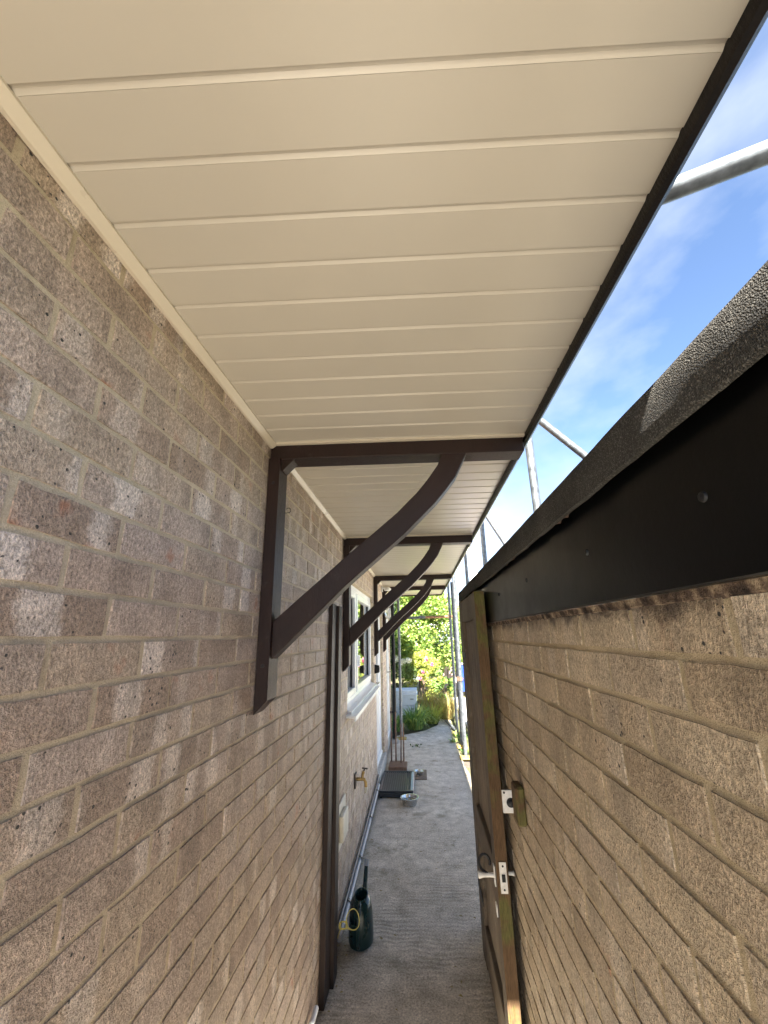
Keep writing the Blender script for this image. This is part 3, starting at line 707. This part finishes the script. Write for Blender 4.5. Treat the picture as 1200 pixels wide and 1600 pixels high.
g = MB(); lean_box(g, XL+.003, -.5345, 2.62, 2.745, 1.893, .006, .11); g.build('jamb', M['post'], ps)
g = MB(); lean_box(g, XL+.003, -.517, 2.7465, 2.84, 1.885, .008, .11); g.build('stop', M['post'], ps)

# ------------------------------------------------------------------ fittings on the house wall
tp = thing('outside_tap', 'small brass outside tap on the house wall below the window', 'tap', (-.56, 3.70, .6))
g = MB(); g.bbox((XL+.002, 3.655, .555), (XL+.012, 3.735, .655), .003); g.build('backplate', M['bronze'], tp)
g = MB(); g.tube([(XL+.01, 3.695, .612), (XL+.045, 3.697, .612), (XL+.075, 3.70, .61), (XL+.085, 3.70, .59), (XL+.086, 3.70, .555)], .012, 10); g.tube([(XL+.058, 3.698, .61), (XL+.062, 3.70, .645), (XL+.070, 3.702, .665)], .011, 10); g.build('body', M['brass'], tp, smooth=True)
g = MB(); g.tube([(XL+.070, 3.702, .664), (XL+.078, 3.703, .685)], .005, 8); g.tube([(XL+.062, 3.685, .692), (XL+.096, 3.722, .678)], .0055, 8); g.build('handle', M['bronze'], tp)
g = MB(); g.lathe([(.010, 0), (.014, -.004), (.014, -.022), (.011, -.03), (.011, -.042), (0, -.042)], (XL+.086, 3.70, .560), 12); g.build('hose_union', M['cream_pl'], tp, smooth=True)
vt = thing('wall_vent', 'cream plastic vent cover on the house wall beside the tall post', 'vent', (XL, 3.03, .56))
g = MB(); g.bbox((XL+.002, 2.88, .44), (XL+.016, 3.18, .68), .004); g.build('cover', M['cream_pl'], vt)
g = MB(); g.bbox((XL+.0165, 2.94, .49), (XL+.045, 3.12, .63), .006); g.build('hood', M['cream_pl'], vt)
g = MB(); g.bbox((XL+.0025, 3.181, .44), (XL+.012, 3.195, .66), .002); g.build('seal', M['algae'], vt)
bx = thing('black_wall_box', 'small black box on the wall between the window and the white door', 'wall box', (XL, 5.31, 1.255))
g = MB(); g.prism([(XL+.002, 5.265, 1.256), (XL+.055, 5.265, 1.268), (XL+.055, 5.265, 1.342), (XL+.002, 5.265, 1.356)], (0, 0, 0), (0, .085, 0)); g.build('housing', M['black_pl'], bx)
g = MB(); g.bbox((XL+.0555, 5.285, 1.285), (XL+.060, 5.33, 1.325), .001); g.build('lid', M['screw'], bx)
lm = thing('wall_lantern', 'glass lantern with dark fittings on the wall beside the white door', 'lantern', (XL, 6.50, 1.9))
g = MB(); g.bbox((XL+.002, 6.465, 2.0), (XL+.02, 6.52, 2.16), .004); g.tube([(XL+.015, 6.49, 2.12), (XL+.06, 6.49, 2.15), (XL+.085, 6.49, 2.12)], .008, 8); g.lathe([(.0, .03), (.03, .022), (.048, .0), (.04, -.006)], (XL+.085, 6.49, 2.10), 16); g.build('arm', M['bronze'], lm)
g = MB(); g.lathe([(.038, 0), (.048, -.05), (.044, -.13), (.028, -.16), (0, -.165)], (XL+.085, 6.49, 2.093), 16); g.build('globe', M['lampglass'], lm, smooth=True)
dl = thing('dome_light', 'small white dome light high on the wall by the farthest bracket', 'light fitting', (XL, 6.40, 2.35))
g = MB(); g.bbox((XL+.002, 6.35, 2.33), (XL+.02, 6.45, 2.42), .004); g.bbox((XL+.0205, 6.38, 2.37), (XL+.07, 6.42, 2.40), .004); g.build('base', M['white_pl'], dl)
g = MB(); g.lathe([(0, .035), (.03, .03), (.05, .012), (.055, 0), (.05, -.02), (0, -.03)], (XL+.095, 6.40, 2.368), 18); g.build('dome', M['white_pl'], dl, smooth=True)
dp = thing('downpipe', 'black rainwater downpipe at the far corner of the house', 'downpipe', (-.475, 7.55, .0))
g = MB(); g.tube([(-.485, 7.60, .085), (-.475, 7.60, 1.2), (-.472, 7.60, 2.40)], .031, 14); g.tube([(-.49, 7.57, .06), (-.485, 7.60, .12)], .033, 14); g.build('pipe', M['black_pl'], dp, smooth=True)
for z in (.46, 1.7):
    g = MB(); g.lathe([(.033, -.022), (.037, -.02), (.037, .02), (.033, .022)], (-.481, 7.60, z), 14); g.bbox((XL+.002, 7.575, z-.018), (-.512, 7.625, z+.018), .003); g.build('clip', M['black_pl'], dp)
g = MB(); g.bbox((-.535, 7.52, .0), (-.43, 7.66, .055), .006); tag(g.build('gully_stone', M['step'], origin=(-.48, 7.59, 0)), 'pale stone gully under the black downpipe', 'gully')
wp = thing('waste_pipe', 'grey plastic waste pipe running along the foot of the house wall', 'pipe', (-.53, 4.0, .05))
g = MB(); g.tube([(-.532, 2.90, .055), (-.533, 3.3, .056), (-.533, 4.1, .065), (-.534, 5.3, .088)], .0175, 12); g.build('pipe', M['grey_pl'], wp, smooth=True)
for y in (3.22, 3.75, 4.45, 5.1):
    g = MB(); z = .055+(y-2.9)*.0135; g.lathe([(.0178, -.012), (.0215, -.011), (.0215, .011), (.0178, .012)], (-.533, y, z), 12, tilt=Matrix.Rotation(R(90), 3, 'X')); g.bbox((XL+.001, y-.01, z-.012), (-.552, y+.01, z+.012), .002); g.build('clip', M['dark_pipe'], wp)
g = MB(); g.tube([(-.541, 2.86, .096), (-.541, 3.3, .098), (-.542, 4.1, .108), (-.544, 5.2, .128), (-.547, 5.42, .15)], .0105, 10); tag(g.build('black_cable', M['dark_pipe'], origin=(-.54, 4.0, .11), smooth=True), 'thin black pipe above the grey waste pipe along the wall foot', 'pipe')
g = MB(); g.tube([(-.540, 2.05, .088), (-.540, 2.30, .088), (-.540, 2.395, .086)], .012, 12); tag(g.build('white_pipe', M['white_pl'], origin=(-.54, 2.2, .088), smooth=True), 'short white plastic pipe end low on the wall before the tall post', 'pipe')

# watering can: handle towards the camera, spout away from it
wc = thing('watering_can', 'dark green plastic watering can standing by the wall', 'watering can', (-.415, 2.975, 0))
c0 = (-.415, 2.975, 0)
g = MB(); g.lathe([(0, .004), (.074, .004), (.084, .012), (.086, .04), (.083, .10), (.077, .16), (.068, .198), (.054, .214), (.046, .218)], c0, 28, sx=.84, sy=1.12); body = g.build('body', M['can'], wc, smooth=True)
g = MB(); g.lathe([(.040, 0), (.046, .006), (.047, .018), (.043, .020), (.038, .014), (.036, -.03), (.036, -.12), (0, -.12)], (-.412, 2.965, .214), 24, sx=.86, sy=1.15, tilt=Matrix.Rotation(R(10), 3, 'X')); g.build('rim', M['can'], body, smooth=True)
g = MB(); g.tube([(-.413, 2.915, .217), (-.413, 2.870, .207), (-.414, 2.850, .17), (-.415, 2.845, .11), (-.416, 2.855, .05), (-.417, 2.885, .022)], .009, 10); g.build('handle', M['can'], wc, smooth=True)
g = MB(); g.tube([(-.413, 3.055, .05), (-.413, 3.10, .12), (-.411, 3.14, .20), (-.409, 3.185, .275)], .014, 12, radii=[.022, .018, .014, .012]); g.build('spout', M['can'], wc, smooth=True)
g = MB(); g.tube([(-.409, 3.183, .272), (-.4085, 3.20, .302)], .014, 12, radii=[.0125, .015]); g.build('spout_tip', M['grey_pl'], wc, smooth=True)
g = MB(); pts = []
for i in range(28):
    a = 2*math.pi*i/27; pts.append((-.440+.036*math.sin(a)*1.0, 2.832+.006*math.cos(2*a), .178-.048*math.cos(a)))
g.tube(pts, .0026, 6)
for j in range(3):
    pts = []
    for i in range(20):
        a = 2*math.pi*i/19+j; pts.append((-.500+.02*math.cos(a)+.004*j, 2.838+.004*math.sin(3*a)+.003*j, .148+.019*math.sin(a)))
    g.tube(pts, .0024, 6)
g.tube([(-.535, 2.885, .066), (-.525, 2.85, .10), (-.508, 2.838, .135), (-.482, 2.835, .138), (-.455, 2.833, .135)], .0024, 6)
tag(g.build('twine_loop', M['twine'], origin=(-.5, 2.87, .14), smooth=True), 'loop of yellow twine hanging in front of the watering can', 'twine')

# ------------------------------------------------------------------ things on the path
mt = thing('ribbed_step', 'black ribbed plastic step lying in front of the white door', 'step', (-.335, 5.55, 0))
g = MB(); g.bbox((-.520, 5.16, .012), (-.146, 5.87, .055), .008); mb_ = g.build('base', M['mat_body'], mt)
g = MB(); g.bbox((-.520, 5.16, .0555), (-.146, 5.195, .074), .005); g.bbox((-.520, 5.838, .0555), (-.146, 5.87, .074), .005); g.bbox((-.520, 5.196, .0555), (-.500, 5.837, .073), .003); g.build('rim', M['mat_body'], mt)
g = MB(); g.bbox((-.177, 5.196, .0555), (-.146, 5.837, .073), .004); g.build('pale_edge', M['mat_side'], mt)
for i in range(13):
    x = -.497 + i*.0248; g = MB(); g.bbox((x, 5.198, .0556), (x+.0145, 5.835, .070), .002); g.build('rib', M['mat_rib'], mt)
for (x, y) in ((-.50, 5.18), (-.17, 5.18), (-.50, 5.84), (-.17, 5.84)):
    g = MB(); g.bbox((x-.012, y-.012, 0), (x+.012, y+.012, .0125), .002); g.build('foot', M['mat_rib'], mt)
def bowl(x, y, r, lab, z0=0):
    b = thing('steel_bowl', lab, 'bowl', (x, y, z0), 'steel bowls on the path')
    g = MB(); g.lathe([(0, .008), (r*.70, .008), (r*.76, .002), (r*.78, 0), (r*.80, .004), (r*.92, r*.62), (r*.98, r*.70), (r*1.05, r*.72), (r*1.06, r*.74), (r*1.0, r*.755), (r*.90, r*.74), (r*.84, r*.60), (r*.72, .016), (0, .014)], (x, y, z0), 36); g.build('shell', M['steel'], b, smooth=True)
    t_ = MB(); t_.lathe([(r*.80, r*.45), (0, r*.45)], (x, y, z0), 30); t_.build('water', M['water'], b)
t = NT('bowl_water'); t.bsdf((.06, .07, .06), .03, 0, t.bump(t.noise(60, 2, .5, t.pos()), .2, .001), .6); M['water'] = t.m
bowl(-.183, 5.01, .092, 'steel water bowl standing alone in front of the ribbed step')
bowl(-.088, 5.93, .060, 'smaller steel bowl standing on a brown board beside the ribbed step', .0125)
g = MB(); g.bbox((-.135, 5.77, 0), (.010, 6.14, .012), .003); tag(g.build('flat_board', M['board'], origin=(-.06, 5.95, 0)), 'flat brown board on the path under the smaller bowl', 'board')
stn = thing('stick_stand', 'brown wooden stand with four thin upright sticks behind the ribbed step', 'stand', (-.36, 6.25, 0))
g = MB(); g.bbox((-.485, 6.10, 0), (-.285, 6.40, .05), .006); g.build('base', M['brown_wood'], stn)
g = MB(); g.bbox((-.283, 6.10, 0), (-.245, 6.38, .045), .005); g.build('side_rail', M['brown_wood'], stn)
for (x, y, h_, dx) in ((-.459, 6.36, .72, .008), (-.398, 6.36, .66, .008), (-.327, 6.30, .52, .012), (-.292, 6.36, .52, .008)):
    g = MB(); g.tube([(x, y, .048), (x+dx*.5, y, h_*.5), (x+dx, y, h_)], .0085, 8, radii=[.010, .009, .006]); g.build('stick', M['brown_wood'], stn, smooth=True)

# ------------------------------------------------------------------ scaffold
def standard(x, y, z0, z1, lab, pad=True, lean=(0, 0), mat='galv'):
    r_ = thing('scaffold_tube', lab, 'scaffold tube', (x, y, z0), 'upright scaffold tubes')
    zb = z0 + (.035 if pad else 0.003)
    g = MB(); n = 8; g.tube([(x+lean[0]*i/n, y+lean[1]*i/n, zb+(z1-zb)*i/n) for i in range(n+1)], .0242, 16); g.build('tube', M[mat], r_, smooth=True)
    if pad:
        g = MB(); g.bbox((x-.085, y-.085, z0), (x+.085, y+.085, z0+.018), .006); g.lathe([(.036, .018), (.034, .034), (.026, .0345), (.0, .0345)], (x, y, z0), 16); g.build('base_pad', M['yellow'], r_)
    else:
        g = MB(); g.bbox((x-.075, y-.075, z0), (x+.075, y+.075, z0+.0025), .001); g.build('base_plate', M['galv'], r_)
    return r_
standard(.572, 6.69, 0, 5.6, 'galvanised upright scaffold tube on a yellow pad, nearest of the three right of the path')
standard(.582, 7.29, 0, 2.55, 'galvanised upright scaffold tube on a yellow pad, middle of the three right of the path')
standard(.586, 8.22, 0, 5.6, 'galvanised upright scaffold tube with the rusty cross tube clamped to it')
standard(-.388, 7.86, 0, 5.6, 'galvanised upright scaffold tube in front of the pale box, beside the downpipe', lean=(.03, 0))
standard(.72, 2.40, 1.9905, 5.2, 'galvanised upright scaffold tube standing on the garage roof edge', pad=False)
standard(.735, 4.52, 0, 5.6, 'galvanised upright scaffold tube rising behind the garage, middle one against the sky')
standard(.75, 6.40, 0, 5.6, 'galvanised upright scaffold tube beside the white cloth, farthest one against the sky')
standard(1.62, .40, 1.9905, 4.2, 'galvanised upright scaffold tube on the garage roof holding the big cross tube', pad=False)
def bar(name, pts, lab, mat='galv', r=.0242):
    p = MB(); a, b = Vector(pts[0]), Vector(pts[-1])
    if len(pts) == 2: pts = [a.lerp(b, i/6) for i in range(7)]
    p.tube(pts, r, 18); return tag(p.build(name, M[mat], origin=a, smooth=True), lab, 'scaffold tube', 'sloping and level scaffold tubes')
bar('scaffold_tube', [(.46, .852, 2.69), (1.68, .392, 2.70)], 'thick galvanised level scaffold tube crossing the sky at upper right')
bar('scaffold_tube', [(.745, 2.60, 3.205), (1.83, 2.60, 2.02)], 'bright sloping scaffold tube crossing the sky above the garage roof, nearer one')
bar('scaffold_tube', [(.78, 5.0, 3.27), (2.35, 5.0, .25)], 'bright sloping scaffold tube against the sky, farther and smaller one')
lg = thing('scaffold_ledger', 'level scaffold tube, half rusty, crossing in front of the green tree', 'scaffold tube', (.2, 8.25, 2.01), 'sloping and level scaffold tubes')
g = MB(); g.tube([(-.45, 8.27, 2.005), (.12, 8.27, 2.01)], .0242, 14); g.build('tube', M['galv'], lg, smooth=True)
g = MB(); g.tube([(.1205, 8.27, 2.01), (.66, 8.27, 2.015)], .0242, 14); g.build('rusty_tube', M['rusty'], lg, smooth=True)
def coupler(x, y, z, lab):
    c_ = thing('scaffold_coupler', lab, 'coupler', (x, y, z), 'scaffold couplers')
    g = MB(); g.lathe([(.025, -.028), (.034, -.026), (.034, .026), (.025, .028)], (x, y, z), 14); g.build('collar', M['coupler'], c_)
    g = MB(); g.lathe([(.025, -.028), (.034, -.026), (.034, .026), (.025, .028)], (x, y+.05, z), 14, tilt=Matrix.Rotation(R(90), 3, 'Y')); g.build('collar', M['coupler'], c_)
    g = MB(); g.tube([(x-.04, y-.005, z+.035), (x-.04, y-.005, z-.035)], .008, 8); g.tube([(x+.05, y+.01, z+.0), (x+.05, y+.055, z)], .007, 8); g.bbox((x-.048, y-.012, z-.018), (x-.03, y+.03, z+.018), .003); g.build('bolt', M['coupler'], c_)
coupler(.586, 8.22, 2.015, 'rusty scaffold coupler clamping the cross tube at the right end')
coupler(.572, 6.69, 1.05, 'dark scaffold coupler on the nearest tube right of the path')
# blue sheet and white cloth tied on the scaffold
def sheet(name, lab, cat, c0, w_, h_, mat, seed, amp=.03, fold=6):
    gb = MB(); nx, nz_ = 14, 16; P = []
    for j in range(nz_+1):
        for i in range(nx+1):
            u, v = i/nx, j/nz_; ph = math.sin(u*fold*math.pi+seed)*amp*(.3+.7*(1-v)) + mnoise.noise(Vector((u*4, v*4, seed)))*amp
            P.append((c0[0]+u*w_*(.75+.25*v), c0[1]+ph, c0[2]-h_*(1-v)+ .02*mnoise.noise(Vector((u*5, 3, seed)))))
    gb.add(P, [(j*(nx+1)+i, j*(nx+1)+i+1, (j+1)*(nx+1)+i+1, (j+1)*(nx+1)+i) for j in range(nz_) for i in range(nx)])
    b = len(gb.f); n = len(P)
    gb.add([(x, y+.004, z) for x, y, z in P], [(j*(nx+1)+i, (j+1)*(nx+1)+i, (j+1)*(nx+1)+i+1, j*(nx+1)+i+1) for j in range(nz_) for i in range(nx)])
    return tag(gb.build(name, M[mat], origin=c0, smooth=True), lab, cat)
sheet('blue_sheet', 'blue plastic sheet hanging on the scaffold right of the path', 'sheet', (.606, 7.28, 1.23), .55, .42, 'blue', 2)
sheet('white_cloth', 'white cloth hanging from the scaffold against the sky', 'cloth', (.778, 6.40, 2.98), .16, .55, 'shed_w', 5, .02, 4)
g = MB(); g.tube([(.606, 7.28, 1.215), (1.35, 7.28, 1.22)], .0242, 12); tag(g.build('scaffold_rail', M['galv'], origin=(.61, 7.28, 1.22), smooth=True), 'short level scaffold tube holding the blue sheet', 'scaffold tube', 'sloping and level scaffold tubes')
g = MB(); g.tube([(.775, 6.40, 2.985), (1.1, 6.40, 2.985)], .006, 8); tag(g.build('cloth_line', M['hookmetal'], origin=(.78, 6.4, 2.985)), 'thin line carrying the white cloth on the scaffold', 'line')

# ------------------------------------------------------------------ garden
def leaf(gb, c, size, rr, nrm=None, asp=.55):
    d = Vector((rr.gauss(0, 1), rr.gauss(0, 1), rr.gauss(0, .7))).normalized()
    s_ = d.cross(Vector((rr.gauss(0, 1), rr.gauss(0, 1), rr.gauss(0, 1)))).normalized(); n_ = d.cross(s_)
    a = size*rr.uniform(.7, 1.3); w_ = a*asp
    c = Vector(c)
    gb.add([c-d*a*.5, c+s_*w_*.5+n_*w_*.12, c+d*a*.5, c-s_*w_*.5+n_*w_*.12], [(0, 1, 2), (0, 2, 3)])
def crown(gb, blobs, n, size, rr, asp=.55):
    tot = sum(r**2 for _, r in blobs)
    for (c, r) in blobs:
        c = Vector(c)
        for _ in range(int(n*r*r/tot)):
            d = Vector((rr.gauss(0, 1), rr.gauss(0, 1), rr.gauss(0, 1))).normalized()
            leaf(gb, c + d*r*(1-abs(rr.gauss(0, .22)))*Vector((1, 1, 1)).x, size, rr, asp=asp)
def tree(name, lab, base, h, rx, blobs_n, n, size, mat, seed, zlo=.35, top_bias=None, trunk_r=.07):
    rr = random.Random(seed); root = thing(name, lab, 'tree' if 'tree' in name else 'shrub', base)
    bx_, by_, _ = base; g = MB()
    g.tube([(bx_, by_, -.05), (bx_+.05, by_, h*.3), (bx_-.04, by_+.04, h*.62)], trunk_r, 9, radii=[trunk_r, trunk_r*.75, trunk_r*.4])
    blobs = []
    for i in range(blobs_n):
        a = rr.uniform(0, 2*math.pi); q = rr.uniform(.1, 1)**.6; z = rr.uniform(zlo, .93)
        sh = math.sin(min(1, (1-z)*1.9+.18)*math.pi*.5)
        c = Vector((bx_+rx*q*math.cos(a)*sh*.85, by_+rx*q*math.sin(a)*sh*.85, h*z))
        if top_bias: c.z *= top_bias(c.x)
        blobs.append((c, rr.uniform(.14, .26)*rx))
        if i % 3 == 0: g.tube([(bx_+.02, by_, h*.35), (bx_+(c.x-bx_)*.5, by_+(c.y-by_)*.5, h*.35+(c.z-h*.35)*.6), tuple(c)], .02, 6, radii=[trunk_r*.4, trunk_r*.25, .006])
    g.build('trunk', M['bark'], root, smooth=True)
    g = MB(); crown(g, blobs, n, size, rr); o = g.build('crown', M[mat], root)
    return root
tree('laurel_tree', 'bright green leafy tree filling the end of the passage', (-.05, 13.2, 0), 3.25, 1.75, 90, 30000, .10, 'lf_tree', 4, .22, lambda x: 1.0-.13*max(0, x-.0))
tree('evergreen_tree', 'dark evergreen tree seen behind the black downpipe', (-1.35, 11.6, 0), 4.2, 1.1, 44, 14000, .075, 'lf_dark', 9, .12)
tree('hedge_tree', 'tall leafy tree behind the neighbouring shed', (4.6, 24, 0), 4.6, 2.6, 34, 6000, .14, 'lf_tree', 15, .15)
tree('far_tree', 'rounded tree far behind the left of the garden', (-4.5, 21, 0), 5.0, 2.8, 34, 6000, .14, 'lf_dark', 16, .15)
rose = tree('rose_shrub', 'yellow-green rose bush with pink blooms behind the pale box', (.02, 11.0, 0), 1.28, .62, 26, 4200, .055, 'lf_rose', 21, .18, trunk_r=.03)
hydr = tree('hydrangea_shrub', 'pale green hydrangea bush with white heads near the downpipe', (-.52, 10.7, 0), 1.22, .42, 18, 2200, .07, 'lf_hydr', 23, .2, trunk_r=.03)
tree('leafy_shrub', 'deep green broad-leaved shrub right of the rose bush', (.50, 10.4, 0), 1.02, .30, 12, 420, .13, 'lf_strap', 29, .2, trunk_r=.025)
rr = random.Random(40)
def bloom(c, r, mat, nm, par, n=46):
    g = MB()
    for _ in range(n):
        d = Vector((rr.gauss(0, 1), rr.gauss(0, 1), rr.gauss(0, 1))).normalized(); leaf(g, Vector(c)+d*r*rr.uniform(.35, .9), r*.8, rr, asp=.9)
    g.build(nm, M[mat], par)
for c, r in (((.125, 10.4, 1.13), .055), ((.25, 10.5, 1.01), .055), ((.03, 10.35, .86), .045), ((-.04, 10.3, .73), .05)): bloom(c, r, 'pink', 'bloom', rose)
for c, r in (((-.59, 10.25, 1.16), .085), ((-.42, 10.2, 1.10), .075), ((-.29, 10.25, 1.13), .07)): bloom(c, r, 'whitep', 'flower_head', hydr, 70)
def blades(name, lab, c, n, hgt, spread, width, mat, seed, sx=1, sy=1, cat='plant'):
    r_ = random.Random(seed); g = MB()
    for _ in range(n):
        a = r_.uniform(0, 2*math.pi); q = math.sqrt(r_.random()); b = Vector((c[0]+q*spread*.35*sx*math.cos(a), c[1]+q*spread*.35*sy*math.sin(a), c[2]-.02))
        a2 = a + r_.gauss(0, .5); out = Vector((math.cos(a2)*sx, math.sin(a2)*sy, 0)); side = Vector((-math.sin(a2), math.cos(a2), 0))
        h_ = hgt*r_.uniform(.55, 1.1); reach = spread*r_.uniform(.25, 1.0); droop = r_.uniform(.25, .95); w_ = width*r_.uniform(.6, 1.2); V = []
        for i in range(6):
            t_ = i/5; p = b + out*reach*t_**1.5 + Vector((0, 0, h_*(t_*1.25 - droop*1.1*t_**2.6)))
            p.z = max(p.z, c[2]+.005)
            ww = w_*(1-t_**2.2)*.5 + .0008; V += [p-side*ww, p+side*ww]
        g.add(V, [(2*i, 2*i+1, 2*i+3, 2*i+2) for i in range(5)])
    return tag(g.build(name, M[mat], origin=c), lab, cat)
blades('strap_leaf_clump', 'dark green clump of strap leaves spilling over the path end', (-.16, 8.62, 0), 260, .52, .40, .022, 'lf_strap', 3)
blades('strap_leaf_clump', 'lower green strap-leaf clump beside the upright tube on the left', (-.50, 8.45, 0), 130, .36, .30, .02, 'lf_strap', 5)
blades('yellowing_clump', 'yellow-green strap-leaf clump right of the dark green one', (.16, 9.15, 0), 200, .46, .36, .018, 'lf_rose', 7)
blades('straw_plant', 'tall dry straw coloured plant behind the strap leaves', (.12, 9.75, 0), 260, .72, .42, .014, 'lf_dry', 11)
blades('dry_bush', 'sprawling dry brown plant at the right edge of the path end', (.47, 9.6, 0), 300, .62, .40, .014, 'lf_dry', 13)
for i, (x, y) in enumerate(((.60, 6.98), (.63, 7.75), (.55, 8.05), (.47, 7.62))):
    blades('weed_tuft', ['small green weed tuft by the nearest yellow pad', 'small green weed tuft behind the middle yellow pad', 'small green weed tuft by the farthest yellow pad', 'small green weed sprouting on the path edge'][i], (x, y, 0), 40, .12, .12, .012, 'lf_strap', 50+i)
hv = thing('pale_box', 'pale blue-white wooden box with a lid beside the strap leaves', 'box', (-.35, 9.65, 0))
for i, (za, zb) in enumerate(((.10, .28), (.285, .47))):
    g = MB(); g.bbox((-.60, 9.42, za), (-.125, 9.88, zb), .005); bo = g.build('tier', M['hive'], hv)
    for hx in (-.50, -.26):
        g = MB(); g.bbox((hx, 9.414, (za+zb)/2+.02), (hx+.07, 9.4195, (za+zb)/2+.04), .001); g.build('handhold', M['shed'], bo)
g = MB(); g.bbox((-.615, 9.40, .475), (-.11, 9.90, .515), .006); g.prism([(-.60, 9.41, .5155), (-.125, 9.41, .5155), (-.125, 9.65, .575), (-.60, 9.65, .575)], (0, 0, 0), (0, .001, 0)) if False else None; g.bbox((-.605, 9.41, .516), (-.12, 9.89, .580), .01); g.build('lid', M['hive'], hv)
for (x, y) in ((-.58, 9.46), (-.16, 9.46), (-.58, 9.84), (-.16, 9.84)):
    g = MB(); g.bbox((x-.025, y-.025, -.03), (x+.025, y+.025, .0995), .004); g.build('leg', M['hive'], hv)
g = MB(); g.prism([(.42, 9.35, .01), (.47, 9.35, .01), (.47, 9.35, .03), (.42, 9.35, .03)], (0, 0, 0), (.14, -1.0, .0)); tag(g.build('loose_plank', M['galv'], origin=(.5, 9, .0)), 'narrow grey plank lying along the right edge of the path end', 'plank')
sh = thing('garden_shed', 'grey ribbed garden shed with a white roof edge behind the tree', 'shed', (.5, 18.5, 0))
g = MB(); g.box((-.45, 18, -.03), (1.36, 19.6, 1.80)); g.build('wall', M['shed'], sh)
for i in range(18):
    g = MB(); g.bbox((-.44+i*.1, 17.965, -.02), (-.385+i*.1, 17.999, 1.795), .008); g.build('rib', M['shed'], sh)
g = MB(); g.prism([(-.6, 17.85, 1.80), (1.5, 17.85, 1.80), (1.5, 17.85, 1.92), (-.6, 17.85, 1.92)], (0, 0, 0), (0, 1.9, .35)); g.build('roof', M['shed_w'], sh)
bw_ = thing('low_garden_wall', 'low pinkish sunlit wall in front of the grey shed', 'wall', (1.5, 15, 0))
g = MB(); g.bbox((.25, 14.9, -.03), (4.5, 15.05, 1.18), .01); g.build('face', M['pinkwall'], bw_)
g = MB(); g.bbox((.22, 14.86, 1.181), (4.53, 15.09, 1.24), .01); g.build('coping', M['step'], bw_)
for i, (x, y) in enumerate(((.62, 14.0), (.80, 14.0))):
    g = MB(); g.tube([(x, y, -.02), (x+.02, y, 1.25)], .012, 6); tag(g.build('plant_cane', M['bark'], origin=(x, y, 0)), ['thin dark plant cane before the low pink wall, left one', 'thin dark plant cane before the low pink wall, right one'][i], 'cane', 'plant canes')
nh = thing('neighbour_house', 'pale rendered neighbouring house beyond the scaffold on the right', 'house', (6, 20, 0))
g = MB(); g.box((1.62, 19.8, -.03), (9, 25, 2.0)); g.build('wall', M['render'], nh)
g = MB(); g.prism([(1.4, 19.6, 2.001), (9.2, 19.6, 2.001), (9.2, 22.4, 3.0), (1.4, 22.4, 3.0)], (0, 0, 0), (0, .3, .12)); g.build('roof', M['roof_tile'], nh)
g = MB(); g.bbox((2.6, 19.76, .9), (3.9, 19.799, 1.7), .01); wn_ = g.build('window', M['upvc'], nh)
g = MB(); g.box((2.68, 19.752, .98), (3.82, 19.759, 1.62)); g.build('pane', M['glass'], wn_)
# back fence closing the garden
fn = thing('back_fence', 'brown board fence along the far end of the garden', 'fence', (0, 26, 0))
for i in range(80):
    x = -12 + i*.3; 
    if x > 1.2: break
    g = MB(); g.box((x, 26+(i % 2)*.012, -.03), (x+.285, 26.025+(i % 2)*.012, 1.7)); g.build('board', M['brown_wood'], fn)
# fallen leaves and crumbs on the path
rr = random.Random(71); g = MB()
for q_ in range(420):
    x = rr.uniform(-.5, .55) if q_ < 130 else (-.555+abs(rr.gauss(0, .045)) if q_ < 320 else .50-abs(rr.gauss(0, .06))); y = 2.5 + 6*rr.random()**1.3
    if x > .25 and y < 3.1: continue
    s_ = rr.uniform(.004, .013); a = rr.uniform(0, 6.28); c, s2 = math.cos(a)*s_, math.sin(a)*s_; z = .0025
    g.add([(x-c, y-s2, z), (x+s2*.5, y-c*.5, z+s_*.35), (x+c, y+s2, z+.001), (x-s2*.5, y+c*.5, z+s_*.25)], [(0, 1, 2), (0, 2, 3)])
o = g.build('leaf_litter', M['yleaf']); tag(o, 'tiny dry leaf scraps scattered on the concrete path', 'leaf litter'); o['kind'] = 'stuff'
g = MB()
for _ in range(14): leaf(g, (-.13+rr.gauss(0, .05), 7.35+rr.gauss(0, .05), .012+rr.random()*.01), .045, rr)
tag(g.build('dead_leaves', M['lf_dark'], origin=(-.13, 7.35, 0)), 'small heap of dark dead leaves in the middle of the path', 'leaves')
